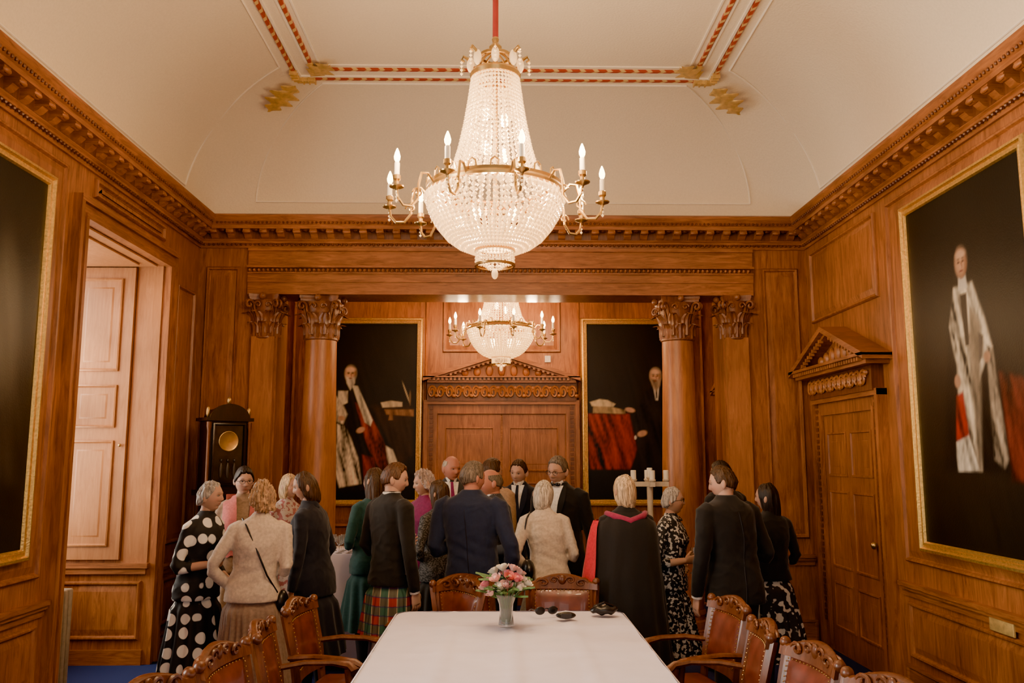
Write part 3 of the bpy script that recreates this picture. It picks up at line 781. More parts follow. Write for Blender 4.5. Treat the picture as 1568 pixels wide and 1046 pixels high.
for i in range(4):
    for j in range(3):
        g.lathe([(.002,0),(.03,.001),(.028,.004),(.004,.008),(.004,.06),(.02,.075),(.03,.10),(.027,.14),(.025,.14),(.028,.10),(.018,.078),(.001,.07)],(-1.42+i*.085,7.27+j*.1,.919),GLASS,12)
g.finish('wine_glasses')
# vase with roses
v=MB(); v.M=Matrix.Translation((.047,4.88,.782))
v.lathe([(.038,0),(.045,.004),(.042,.03),(.036,.07),(.040,.12),(.056,.165),(.062,.175),(.059,.175),(.052,.162),(.036,.12),(.032,.07),(.038,.02),(.03,.012)],(0,0,0),GLASS,28,cap=False)
v.lathe([(.001,.013),(.036,.013),(.031,.07),(.034,.10),(.001,.10)],(0,0,0),plain('vase_water',(.8,.9,.85),.05,trans=.9),24)
GREEN=plain('stem_leaf_green',(.07,.16,.05),.5,0,.2,20)
PINKS=[plain('rose_pink',(.75,.24,.30),.6,0,.15,30),plain('rose_blush',(.8,.48,.44),.6,0,.1,30),plain('rose_white',(.82,.76,.64),.6,0,.05,30),plain('rose_coral',(.72,.20,.17),.6,0,.1,30)]
def rose(mb,c,r,m):
    M0=mb.M.copy(); d=Vector((c[0],c[1],.12)).normalized()
    mb.M=M0@Matrix.Translation(c)@d.to_track_quat('Z','Y').to_matrix().to_4x4()
    mb.ell((0,0,0),(r*.5,r*.5,r*.55),m,10,6)
    for ring,(nr,rr,op) in enumerate(((3,.5,.05),(4,.72,.3),(5,.95,.6))):
        for k in range(nr):
            a0=2*pi*k/nr+ring*.6; rows=[]
            for i in range(5):
                t=i/4; row=[]
                for j in range(-3,4):
                    a=a0+j/3*(pi/nr*1.25)*(.6+.4*math.sin(pi*min(1,t+.3)))
                    rad=r*rr*(.35+.65*math.sin(t*pi/2))+r*op*.35*t*t
                    row.append((rad*math.cos(a),rad*math.sin(a),r*(-.6+1.15*t-(.25*op*t*t) - .12*(j/3)**2*t)))
                rows.append(row)
            mb.loft(rows,m,False)
    mb.M=M0
fl=[(-.115,-.02,.24,0),(-.06,-.06,.27,1),(0,-.07,.235,1),(.06,-.06,.27,0),(.115,-.02,.245,2),(-.02,-.01,.325,2),(.04,0,.32,1),(-.07,.03,.30,2),(.08,.04,.29,1),(0,.06,.28,0),(-.13,.03,.215,1),(.02,-.085,.28,3),(-.035,-.075,.225,2),(.075,-.055,.225,2),(-.09,-.03,.19,1)]
for x,y,z,k in fl:
    rose(v,(x,y,z),.030+.006*random.random(),PINKS[k])
    v.tube([(x*.1,y*.1,.02),(x*.35,y*.35,.15),(x,y,z-.02)],.0028,GREEN,5)
for k in range(30):
    a=k*2.4; M0=v.M.copy(); rr=.05+.07*random.random()
    v.M=M0@Matrix.Translation((rr*math.cos(a)*.6,rr*math.sin(a)*.6,.17+.11*random.random()))@Matrix.Rotation(a,4,'Z')@Matrix.Rotation(-.5+random.random()*.6,4,'Y')
    rows=[[(.11*t,.022*math.sin(pi*min(1,t+.02))*j,-.01*abs(j)) for j in (-1,0,1)] for t in [i/6 for i in range(7)]]
    v.loft(rows,GREEN,False); v.M=M0
v.finish('vase_of_roses',ang=60)
g=MB(); g.M=Matrix.Translation((.29,5.20,.784))@Matrix.Rotation(.3,4,'Z')
for sx in (-1,1):
    g.ell((sx*.04,0,.028),(.032,.006,.024),BLACK,16,8); g.tube([(sx*.07,0,.035),(sx*.072,.07,.03),(sx*.065,.13,.012)],.004,BLACK,6)
g.tube([(-.012,0,.036),(0,-.003,.04),(.012,0,.036)],.004,BLACK,6); g.finish('sunglasses')
g=MB(); g.ell((0,0,0),0,BLACK,20,10,fn=lambda x,y,z:(.085*x,.05*y,.03*z+.03+.006*math.sin(x*9))); g.tube([(-.06,0,.05),(0,-.02,.075),(.06,0,.05)],.006,BLACK,6)
o=g.finish('black_purse'); o.location=(.64,5.25,.778)
g=MB(); g.ell((0,0,0),0,BLACK,20,10,fn=lambda x,y,z:(.06*x,.035*y,.02*z+.02)); g.box(-.03,.03,-.04,0,.01,.035,BLACK); o=g.finish('spectacle_case'); o.location=(.40,5.12,.778)
# ------------------------------------------------------------------ chairs
def build_chair():
    c=MB(); W=WOODC
    c.loft([[(x*s,y*s2+.0,z) for x,y in ((-.25,-.24),(.25,-.24),(.22,.22),(-.22,.22))] for s,s2,z in ((1,1,.37),(1,1,.43))],W)
    c.loft([[(x*s,y*s,z) for x,y in ((-.235,-.235),(0,-.245),(.235,-.235),(.22,0),(.205,.2),(0,.205),(-.205,.2),(-.22,0))] for s,z in ((1,.43),(1.02,.45),(.98,.475),(.8,.49))],LEATHER)
    for sx in (-1,1):
        c.lathe([(.018,0),(.028,.02),(.02,.06),(.022,.09),(.034,.14),(.024,.2),(.02,.24),(.033,.28),(.03,.31),(.033,.32),(.033,.40)],(sx*.225,-.21,0),W,14)
        c.tube([(sx*.20,.27,0),(sx*.20,.235,.22),(sx*.205,.215,.43),(sx*.215,.245,.65),(sx*.225,.29,.84),(sx*.225,.30,.88)],[(.024,.022)]*6,W,4,up=(0,1,0))
        c.tube([(sx*.22,.265,.66),(sx*.25,.12,.675),(sx*.265,-.02,.67),(sx*.262,-.10,.655),(sx*.255,-.135,.63),(sx*.25,-.12,.61)],[(.016,.026)]*3+[(.02,.032),(.022,.03),(.012,.02)],W,8,up=(0,0,1))
        c.tube([(sx*.245,-.19,.40),(sx*.25,-.16,.48),(sx*.255,-.11,.54),(sx*.255,-.10,.64)],[.02,.022,.018,.02],W,8)
        c.box(sx*.21-.014,sx*.21+.014,-.2,.24,.15,.18,W)
    c.box(-.2,.2,-.02,.01,.15,.18,W)
    def bp(x,z,d=0):
        t=(z-.43)/.45; return (x,.215+.085*t**1.3+.035*(1-(x/.22)**2)+d-.01,z)
    c.loft([[bp(x,z,d) for x in [-.21+.42*i/10 for i in range(11)]] for z,d in ((.52,-.012),(.52,.012),(.565,.012),(.565,-.012),(.52,-.012))],W,False)
    for sg in (-1,1):
        rows=[]
        for k in range(11):
            z=.575+.27*k/10; row=[]
            for i in range(13):
                x=-.185+.37*i/12
                e=min(1,min(k,10-k)/2,min(i,12-i)/2); row.append(bp(x,z,sg*(.006+.022*math.sin(e*pi/2))))
            rows.append(row)
        c.loft(rows,LEATHER,False)
    for sx in (-1,1):
        c.tube([bp(sx*.197,z) for z in (.53,.65,.75,.87)],[(.018,.022)]*4,W,4,up=(0,1,0))
    for k in range(12):
        z=.59+.235*k/11
        for sx in (-1,1): c.ell(bp(sx*.178,z,-.02),(.004,.004,.004),BRASS,6,4)
    for i in range(14):
        x=-.17+.34*i/13
        for z in (.585,.838): c.ell(bp(x,z,-.02),(.004,.004,.004),BRASS,6,4)
    xs=[-.235+.47*i/24 for i in range(25)]
    def top(x): 
        a=abs(x)/.235
        return .885+.055*math.cos(min(1,a*1.15)*pi/2)**.8 +(.012 if a>.86 else 0)
    rings=[]
    for x in xs:
        zt=top(x); rings.append([bp(x,.845,-.018),bp(x,.845,.018),bp(x,zt-.008,.018),bp(x,zt,.008),bp(x,zt,-.008),bp(x,zt-.008,-.018)])
    c.loft(rings,W)
    for sg in (-1,1):
        for sx in (-1,1):
            cen=Vector(bp(sx*.13,.885,sg*.02)); pts=[cen+Vector((sx*.045*math.cos(.5*i)*(1-i/18),0,.028*math.sin(.5*i)*(1-i/18))) for i in range(16)]
            c.tube(pts,.009,W,6)
            cen=Vector(bp(sx*.055,.90,sg*.02)); pts=[cen+Vector((-sx*.035*math.cos(.5*i)*(1-i/18),0,.026*math.sin(.5*i)*(1-i/18))) for i in range(16)]
            c.tube(pts,.008,W,6)
        c.ell(bp(0,.90,sg*.018),(.028,.014,.034),W,12,8)
    for sx in (-1,1): c.ell(bp(sx*.228,.895,0),(.026,.026,.026),W,12,8)
    return c
cc=build_chair(); proto=cc.finish('dining_chair',bevel=.003); first=True
def put_chair(x,y,rot):
    global first
    if first: o=proto; first=False
    else:
        o=D.objects.new('dining_chair',proto.data); sc.collection.objects.link(o)
        md=o.modifiers.new('b','BEVEL'); md.width=.003; md.segments=2; md.limit_method='ANGLE'; md.angle_limit=math.radians(50)
    o.location=(x,y,0); o.rotation_euler=(0,0,math.radians(rot))
for x,y,r in ((1.02,4.86,-80),(.99,4.26,-96),(1.04,3.66,-82),(1.12,3.08,-76),(1.02,2.45,-92)): put_chair(x,y,r)
for x,y,r in ((-.82,4.88,84),(-.84,4.28,97),(-.87,3.70,84),(-.95,3.12,78),(-.87,2.5,92)): put_chair(x,y,r)
for x,y,r in ((.40,5.52,-6),(-.08,5.58,32),(-.46,5.52,-58)): put_chair(x,y,r)
# ------------------------------------------------------------------ longcase clock
k=MB(); B=WOODB
k.box(-.24,.24,-.15,.15,0,.12,B); k.box(-.22,.22,-.13,.13,.12,.62,B); k.box(-.24,.24,-.15,.15,.62,.66,B)
k.rectloft(-.16,.16,.2,.55,[(0,0),(0,.01),(.015,.014),(.03,.006)],B,-.13)
k.box(-.16,.16,-.11,.11,.66,1.38,B); k.rectloft(-.11,.11,.72,1.34,[(0,0),(0,.01),(.015,.014),(.03,.006)],B,-.11)
k.box(-.22,.22,-.16,.14,1.38,1.43,B); k.box(-.18,.18,-.12,.12,1.43,2.05,B)
k.rectloft(-.15,.15,1.47,2.02,[(0,0),(0,.03),(.012,.034),(.018,.02)],B,-.12,False); k.box(-.135,.135,-.126,-.12,1.49,2.0,CLOCKFACE)
k.M=Matrix.Translation((0,-.126,1.86))@Matrix.Rotation(pi/2,4,'X'); k.lathe([(.075,0),(.088,0),(.09,.006),(.085,.008),(.075,.005)],(0,0,0),BRASS,32); k.lathe([(.001,.004),(.076,.004)],(0,0,0),SILVD,32,cap=False); k.box(-.003,.003,0,.055,.006,.012,BRASS); k.box(0,.04,-.003,.003,.006,.012,BRASS); k.M=Matrix()
for x in (-.06,0,.06):
    k.ell((x,-.13,1.60),(.016,.012,.07),SILVD,10,8); k.ell((x,-.13,1.69),(.012,.012,.015),SILVD,8,6)
k.M=Matrix.Translation((0,-.03,2.05))@Matrix.Rotation(pi/2,4,'X')
arc=[(.16*math.cos(a),.12*math.sin(a)) for a in [pi*i/16 for i in range(17)]]
k.loft([[(x,y,z) for x,y in arc] for z in (.09,-.13)],B); arc2=[(.185*math.cos(a),.145*math.sin(a)) for a in [pi*i/16 for i in range(17)]]
k.loft([[(x,y,z) for x,y in arc2] for z in (.12,.09)],B); k.M=Matrix()
for sx in (-1,1):
    k.lathe([(.02,0),(.022,.02),(.014,.04),(.014,.52),(.022,.56),(.022,.60)],(sx*.185,-.135,1.43),WOODD,12)
    k.ell((sx*.185,-.1,2.12),(.02,.02,.05),BRASS,10,8)
k.ell((0,-.1,2.225),(.02,.02,.035),BRASS,10,8); k.box(-.215,.215,-.16,.13,2.04,2.07,B)
o=k.finish('longcase_clock',bevel=.003); o.location=(-2.50,7.76,0); o.rotation_euler=(0,0,math.radians(38))
PALE=plain('pale_painted_wood',(.62,.52,.38),.5,0,.1,20)
k=MB(); 
k.lathe([(.15,0),(.15,.02),(.05,.05),(.028,.12),(.025,.3),(.030,.7),(.025,1.3),(.028,1.5)],(0,0,0),PALE,16)
k.box(-.16,.16,-.02,.02,1.47,1.51,PALE); k.box(-.02,.02,-.14,.14,1.471,1.509,PALE)
for x,y,z in ((-.14,0,1.52),(.14,0,1.52),(0,-.12,1.52),(0,.12,1.52),(0,0,1.54)):
    k.lathe([(.01,-.02),(.03,0),(.03,.012),(.02,.014)],(x,y,z),PALE,12); k.lathe([(.024,.012),(.024,.085),(.018,.088)],(x,y,z),WAX,14)
o=k.finish('candelabra_stand'); o.location=(1.30,7.3,0)
# ------------------------------------------------------------------ people
def headP(x,y,z):
    px,py,pz=x*.0755,y*.096,z*.118
    if z<0:
        t=-z
        px*=1-.26*t**1.6
        py*= (1-.50*t) if y>0 else (1-.08*t)
    if y<0.1:
        fr=1-sm(-.5,.1,y)
        ax=abs(px)
        nz=sm(0,1,(.022-pz)/.05)*(1-sm(0,1,(-.030-pz)/.012))
        py-=fr*.0185*nz*math.exp(-(px/(.0095+.006*nz))**2)
        py+=fr*.010*math.exp(-((ax-.031)/.014)**2-((pz-.008)/.012)**2)
        py-=fr*.005*math.exp(-((ax-.022)/.026)**2-((pz-.028)/.009)**2)
        py-=fr*.005*math.exp(-(px/.022)**2-((pz+.052)/.007)**2)
        py-=fr*.005*math.exp(-(px/.020)**2-((pz+.063)/.007)**2)
        py+=fr*.003*math.exp(-(px/.02)**2-((pz+.0575)/.0022)**2)
        py+=fr*.004*math.exp(-(px/.03)**2-((pz+.075)/.006)**2)
        py-=fr*.009*math.exp(-(px/.024)**2-((pz+.095)/.014)**2)
        py-=fr*.004*math.exp(-((ax-.042)/.016)**2-((pz+.022)/.018)**2)
    return Vector((px,py,pz))
HS={
 'short':dict(line=[(0,.66),(40,.60),(60,.42),(72,-.02),(90,.02),(105,-.25),(180,-.50)],e=None,th=.011,na=.0035,nf=60),
 'bald':dict(line=[(0,1.3),(60,1.2),(72,.25),(90,.10),(105,-.2),(180,-.50)],top=.55,e=None,th=.008,na=.002,nf=60),
 'crop':dict(line=[(0,.60),(35,.52),(55,.25),(75,-.10),(95,-.28),(115,-.5),(180,-.62)],e=(.087,.106,.130,.100),na=.006,nf=40),
 'curly':dict(line=[(0,.55),(35,.48),(55,.1),(72,-.40),(95,-.55),(115,-.8),(180,-.9)],e=(.095,.111,.136,.122),na=.013,nf=52),
 'bob':dict(line=[(0,.62),(38,.54),(55,-.1),(66,-1.2),(180,-1.3)],e=(.088,.108,.130,.140),na=.0040,nf=20),
 'long':dict(line=[(0,.62),(38,.52),(56,.0),(68,-1.2),(180,-1.3)],e=(.090,.108,.129,.27),na=.0055,nf=16),
 'bun':dict(line=[(0,.62),(40,.52),(60,.2),(80,-.1),(105,-.3),(180,-.55)],e=None,th=.013,na=.002,nf=35),
}
def add_head(mb,M,skin,hair,hcol,glasses=False,beard=None,seed=0,hs=1.0):
    M0=mb.M.copy(); mb.M=M0@M
    lip=(.42*skin[0]/.5,.13,.11)
    def cf(p):
        px,py,pz=p; c=Vector(skin)
        if py<-.03:
            a=math.exp(-(px/.020)**4-((pz+.0575)/.0075)**4); c=c.lerp(Vector(lip),.65*a)
            ax=abs(px); a=math.exp(-((ax-.031)/.014)**4-((pz-.0285-.004*(1-abs(ax-.03)/.03))/.0038)**4); c=c.lerp(Vector(hcol)*.5,.65*a)
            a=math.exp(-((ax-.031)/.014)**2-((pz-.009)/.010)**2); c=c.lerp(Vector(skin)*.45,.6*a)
            a=math.exp(-((ax-.044)/.018)**2-((pz+.025)/.018)**2); c=c.lerp(Vector((.60,.20,.14)),.25*a)
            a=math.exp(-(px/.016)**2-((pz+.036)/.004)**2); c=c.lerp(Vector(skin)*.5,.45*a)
        if beard and py<0 and pz<-.035: c=c.lerp(Vector(beard),.8)
        return tuple(c)
    mb.ell((0,0,0),0,SKIN,60,56,fn=headP,colf=cf)
    for sx in (-1,1):
        mb.ell((sx*.031,-.0765,.008),(.0110,.0100,.0050),EYE,12,8); mb.ell((sx*.031,-.0845,.008),(.0048,.0028,.0046),IRIS,8,6)
        mb.c=tuple(k*.45 for k in skin); mb.tube([(sx*.020,-.083,.010),(sx*.026,-.0865,.0135),(sx*.033,-.0865,.0140),(sx*.042,-.081,.0105)],.0016,SKIN,5)
        mb.c=skin
        mb.ell((sx*.0745,.010,-.004),0,SKIN,12,12,fn=lambda x,y,z,sx=sx:(sx*(.010*abs(x)+.004*(1 if x>0 else 0))+x*.004+sx*.006*y,.019*y+.006*z,.032*z-.004*y))
        mb.ell((sx*.079,.012,-.024),(.005,.008,.010),SKIN,8,6)
    st=HS[hair]; 
    def hf(x,y,z):
        hr=math.hypot(x,y)
        ph=math.degrees(math.acos(max(-1,min(1,-y/max(1e-6,hr))))); line=interp(st['line'],ph)[0]
        line+=.07*noise.noise(Vector((x*7+seed,y*7,3)))
        m=sm(line-.05,line+.10,z)
        if 'top' in st: m*=1-sm(st['top'],st['top']+.12,z)
        hp=headP(x,y,z)
        if y<0: hp=Vector((x*.0755,y*.096,z*.118))
        nn=noise.noise(Vector((x*st['nf']*.12+seed,y*st['nf']*.12,z*st['nf']*.05)))*1.2+.5*noise.noise(Vector((x*st['nf']*.4,y*st['nf']*.4,z*st['nf']*.15+seed)))
        ux,uy=(x/max(hr,.05),y/max(hr,.05))
        lk=noise.noise(Vector((ux*4.5+seed,uy*4.5,z*.9)))*.9+.8*noise.noise(Vector((ux*13,uy*13+seed,z*1.2)))
        nn+=lk*min(1,hr*1.6)
        if st['e'] is None: out=hp*(1+ (st['th']+st['na']*nn)/.09)
        else:
            ax,ay,up,dn=st['e']; k=1.0
            dn*=1+.10*noise.noise(Vector((ux*3+seed,uy*3,9)))
            if z<0: k=min(1.9,(1/max(.2,hr))**.60)
            s_=1+st['na']*nn/.09
            yo=.010 if z>0 else .010+.012*min(1,-z)*(dn/.15)
            fr=1.0 if y>0 else (.97 if z>0 else .92)
            tap=1-.12*max(0,-z)**2 if dn<.2 else 1-.22*max(0,-z)**2
            out=Vector((x*ax*k*s_*tap,y*ay*k*s_*fr*(tap if y<0 else tap*.88)+yo,z*(up if z>0 else dn)*s_))
        inn=hp*.82
        return inn.lerp(out,m)
    mb.c=hcol
    def hc(p):
        q=noise.noise(Vector((p[0]*70,p[1]*70,p[2]*10)))*.5+1; return (hcol[0]*q,hcol[1]*q,hcol[2]*q)
    mb.ell((0,0,0),0,HAIR,96,64,fn=hf,colf=hc)
    if hair=='bun': mb.ell((0,.115,.02),(.045,.04,.045),HAIR,14,10,colf=hc)
    if glasses:
        for sx in (-1,1):
            pts=[(sx*.033+.023*math.cos(a),-.098,.006+.017*math.sin(a)) for a in [2*pi*i/16 for i in range(17)]]
            mb.tube(pts,.0017,BLACK,5); mb.tube([(sx*.056,-.096,.010),(sx*.078,-.02,.006),(sx*.080,.012,0)],.0017,BLACK,5)
        mb.tube([(-.010,-.099,.009),(.010,-.099,.009)],.0017,BLACK,5)
    mb.c=(1,1,1); mb.M=M0
def hand_geo(curl):
    h=MB()
    h.loft([[(a*math.cos(t)+xo,b_*math.sin(t),z) for t in [2*pi*i/14 for i in range(14)]] for z,a,b_,xo in ((-.015,.024,.018,0),(.01,.027,.018,0),(.04,.038,.017,.002),(.075,.041,.014,0),(.092,.038,.011,0))],SKIN)
    for i,(x,L) in enumerate(((.030,.068),(.010,.077),(-.010,.071),(-.029,.056))):
        p=Vector((x,0,.082)); ang=curl*.5; pts=[p.copy()]
        for sgm in (.45,.30,.25):
            d=Vector((x*.6,math.sin(ang),math.cos(ang))).normalized()
            p=p+d*L*sgm; pts.append(p.copy()); ang+=curl
        h.tube(pts,[.0098,.009,.0082,.0066],SKIN,8)
        h.ell(tuple(pts[-1]),(.0066,.0066,.0066),SKIN,8,6)
    pts=[(.022,.004,.018),(.043,.010,.040),(.056,.018+curl*.012,.064),(.058-curl*.012,.026+curl*.02,.086)]
    h.tube(pts,[.014,.0125,.0105,.008],SKIN,8); h.ell(pts[-1],(.008,.008,.008),SKIN,8,6)
    return remesh(h,.0036,2)
HAND_R=hand_geo(.35); HAND_G=hand_geo(.95)
TM=[(.74,.190,.138,0),(.88,.184,.134,0),(1.0,.166,.124,0),(1.08,.160,.118,0),(1.2,.178,.126,0),(1.30,.196,.122,0),(1.365,.192,.104,.01),(1.405,.150,.085,.012),(1.44,.085,.068,.012),(1.472,.060,.058,.006)]
TF=[(.80,.182,.140,0),(.92,.180,.138,0),(1.02,.150,.118,0),(1.08,.140,.110,0),(1.16,.150,.120,-.005),(1.23,.160,.138,-.012),(1.31,.162,.110,0),(1.36,.150,.086,.01),(1.40,.105,.068,.01),(1.43,.063,.054,.008),(1.455,.050,.048,.004)]
DOWN=((.20,.03,-1),(.03,-.22,-1)); HOLD=((.24,.12,-1),(-.42,-.85,.12)); HOLDUP=((.2,-.05,-1),(-.35,-.7,.7)); CHIN=((.30,-.45,-1),(-.62,-.35,1.1)); CLASP=((.34,.1,-1),(-.8,-.6,-.25)); HIP=((.50,.25,-1),(-.50,-.45,-.55)); LOWH=((.2,.05,-1),(-.2,-.8,-.5)); POCK=((.34,.22,-1),(-.22,-.35,-1))
def ering(z,rx,ry,yo,n=36,e=2.4):
    r=[]
    for i in range(n):
        a=2*pi*i/n; c,s=math.cos(a),math.sin(a)
        r.append((rx*math.copysign(abs(c)**(2/e),c),yo+ry*math.copysign(abs(s)**(2/e),s),z))
    return r
def front(T,x,z):
    rx,ry,yo=interp(T,z); q=min(.98,abs(x)/rx); return yo-ry*(1-q**2.4)**(1/2.4)
def person(name,x,y,H,yaw,sex='f',skin=(.50,.27,.18),hair='crop',hcol=(.3,.28,.26),top=None,bottom=None,btype='skirt',hem=.45,tophem=None,
           arms=(HOLD,HOLD),hyaw=0,hpitch=0,hroll=0,glasses=False,beard=None,build=1.0,sleeve=1.0,extras=(),holds=(None,None),flare=.06,pleat=.010,npl=14,
           sway=.02,lean=.02,twist=0):
    p=MB(); s=(H+.015)/1.72
    T=[(z,rx*build,ry*build,yo) for z,rx,ry,yo in (TM if sex=='m' else TF)]
    if tophem is None: tophem=.76 if sex=='m' else .84
    g=MB()
    zs=[tophem]+[t[0] for t in T if t[0]>tophem+.03]
    rr=[]
    for z in zs:
        rx,ry,yo=interp(T,z); rr.append(ering(z,rx,ry,yo))
    g.loft(rr,WHITE)
    sh=(.188 if sex=='m' else .155)*build; r0=(.066 if sex=='m' else .054)*(.5+.5*build); zsh=1.350 if sex=='m' else 1.335
    hands=[]
    for sx,pose in ((1,arms[0]),(-1,arms[1])):
        S=Vector((sx*sh,.012,zsh)); u=Vector((pose[0][0]*sx,pose[0][1],pose[0][2])).normalized(); v_=Vector((pose[1][0]*sx,pose[1][1],pose[1][2])).normalized()
        LU,LF=(.300,.250) if sex=='m' else (.280,.232)
        E=S+u*LU; Wp=E+v_*LF
        wl=E+v_*LF*sleeve
        pts=[S+Vector((-sx*.05,0,.02)),S,S+u*LU*.5,E-u*.03,E+v_*.03,E+v_*LF*.5*sleeve,wl]
        g.tube(pts,[r0*.95,r0,r0*.88,r0*.80,r0*.78,r0*.72,r0*.62],WHITE,16)
        hands.append((sx,S,E,Wp,u,v_,wl))
    vs,fs=remesh(g,.0105,5)
    out=[]
    sd=sum(ord(c) for c in name)%97
    for q in vs:
        n1=noise.noise(Vector((q.x*8+sd,q.y*8,q.z*4)))*.009
        rd=1-abs(noise.noise(Vector((q.x*9+q.z*8,q.y*8+sd,q.z*11-q.x*5))))*2.2; n1+=max(0,rd)**3*.0045
        for (sx,S,E,Wp,u,v_,wl) in hands:
            de=(q-E).length
            if de<.13: n1+=.0032*math.sin((q-E).dot((u-v_).normalized())*130+2*noise.noise(q*9))*(1-de/.13)
        n1+=.003*math.sin(q.z*70+q.x*28*(1 if sd%2 else -1)+3*noise.noise(q*6))*math.exp(-((q.z-1.06)/.09)**2)
        dd=Vector((q.x,q.y,0))
        dl=dd.normalized() if dd.length>1e-4 else Vector((0,0,0))
        k=1-sm(1.38,1.43,q.z)
        out.append(q+dl*n1*k)
    root=Matrix.Translation((x,y,0))@Matrix.Rotation(math.radians(yaw),4,'Z')@Matrix.Scale(s,4)
    sgn=1 if sd%2 else -1
    def post(v):
        X,Y,Z=v
        X+=sgn*sway*(sm(.1,.95,Z)-1.5*sm(.95,1.45,Z)*.8)
        if Z>.85: Y-=lean*((Z-.85)/.8)**1.3*1.6
        a=math.radians(twist)*sm(.85,1.3,Z); c,s2=math.cos(a),math.sin(a)
        return root@Vector((X*c-Y*s2,X*s2+Y*c,Z))
    p.geom(out,fs,top)
    p.c=skin
    nr=.059 if sex=='m' else .050
    hc_=Vector((0,-.012,1.602))
    p.tube([(0,.01,1.38),(0,.008,1.44),(0,.0,1.47),(0,.004,1.52)],[nr*1.15,nr*1.03,nr*.97,nr*.95],SKIN,20)
    for (sx,S,E,Wp,u,v_,wl),hd in zip(hands,holds):
        rw=.026 if sex=='m' else .022
        p.c=skin
        p.tube([wl-v_*.05,wl+(Wp-wl)*.5,Wp+v_*.012],[r0*.50 if sleeve<1 else rw,rw*1.25 if sleeve<1 else rw,rw],SKIN,14)
        if sex=='m' and sleeve==1: p.tube([wl-v_*.01,wl+v_*.012],[r0*.56,r0*.54],WHITE,14)
        th=Vector((0,-.7,.7)); th=(th-v_*th.dot(v_)).normalized()
        pn=Vector((-sx,0,0)); pn=pn-v_*pn.dot(v_); pn=(pn-th*pn.dot(th)).normalized()
        Mx=Matrix((th,pn,v_)).transposed().to_4x4(); Mx.translation=Wp
        hs=1.0 if sex=='m' else .9
        M0=p.M; p.M=M0@Mx@Matrix.Scale(hs,4)
        gv,gf=HAND_G if hd else HAND_R
        p.geom(gv,gf,SKIN,skin); p.M=M0
        if hd=='glass':
            c0=Wp+v_*.085+pn*.03
            p.lathe([(.002,-.12),(.032,-.118),(.03,-.114),(.004,-.108),(.004,-.03),(.02,-.015),(.033,.02),(.028,.07),(.026,.07),(.031,.02),(.018,-.012),(.001,-.018)],tuple(c0),GLASS,16)
    p.c=(1,1,1)
    if btype in('skirt','dress','kilt'):
        z0=max(tophem+.08,.95) if btype!='dress' else 1.05
        prof=[]
        nz=24
        for i in range(nz+1):
            z=lerp(z0,hem,i/nz); rx,ry,yo=interp(T,max(z,.80)); 
            ext=-.026+.030*(1-sm(tophem-.07,tophem+.0,z))+flare*(1-sm(.2,.95,z))*1.6; prof.append((z,rx+ext,ry+ext*1.05))
        rings=[]
        n=144
        for z,rx,ry in prof:
            am=pleat*(1-sm(.6,.98,z)); r=[]
            for i in range(n):
                a=2*pi*i/n; w_=1+(am*math.sin(a*npl+2*noise.noise(Vector((z*2,sd,0))))+.014*noise.noise(Vector((math.cos(a)*3,math.sin(a)*3+sd,z*2))))/.18*(1-sm(tophem-.05,tophem,z))
                r.append((rx*w_*math.cos(a),ry*w_*math.sin(a),z+.008*noise.noise(Vector((math.cos(a)*4,math.sin(a)*4,sd)))*(1 if z<hem+.1 else 0)))
            rings.append(r)
        rings.append([(a*.9,b*.9,c+.02) for a,b,c in rings[-1]])
        p.loft(rings,bottom,True,True,False)
        legm=plain('sheer_stocking',(.03,.025,.025),.5) if btype!='kilt' else plain('kilt_sock',(.6,.57,.5),.9)
        for sx in (-1,1):
            p.tube([(sx*.085,0,max(hem+.25,.5)),(sx*.085,-.01,.47),(sx*.085,.012,.32),(sx*.085,.018,.12),(sx*.085,.012,.06)],[.075,.058,.056,.036,.034],legm,14)
    else:
        g=MB()
        g.loft([ering(z,a*build*.93,b_*build*.93,0) for z,a,b_ in ((.80,.165,.118),(.86,.176,.125),(.96,.165,.12),(1.03,.15,.11))],WHITE)
        for sx in (-1,1):
            g.tube([(sx*.086,.0,.92),(sx*.090,-.0,.74),(sx*.095,-.012,.48),(sx*.098,.008,.25),(sx*.10,.008,.05)],[.084,.086,.068,.060,.058],WHITE,18)
        vs,fs=remesh(g,.014,3)
        p.geom([q+Vector((0,noise.noise(Vector((q.x*9,sd,q.z*9)))*.008,0)) for q in vs],fs,bottom)
    for sx in (-1,1):
        fx=.085 if btype!='trousers' else .10
        p.ell((sx*fx,-.055,0),0,SHOE,18,12,fn=lambda a,b_,c:(.042*a*(1-.15*b_),.135*b_,max(0,.045*c*(1+.5*b_)+.03)))
    hs=1.0 if sex=='m' else .96
    Mh=Matrix.Translation(hc_)@Matrix.Rotation(math.radians(hyaw),4,'Z')@Matrix.Rotation(math.radians(hpitch),4,'X')@Matrix.Rotation(math.radians(hroll),4,'Y')@Matrix.Scale(hs,4)
    i0=len(p.v)
    add_head(p,Mh,skin,hair,hcol,glasses,beard,seed=sd*.37)
    i1=len(p.v)
    def patch(rowsf,m,zt,zb,n=10,off_=.012):
        rows=[]
        for i in range(n+1):
            z=lerp(zt,zb,i/n); a,b_=rowsf(z,i/n); rows.append([(lerp(a,b_,j/6),front(T,lerp(a,b_,j/6),z)-off_,z) for j in range(7)])
        p.loft(rows,m,False)
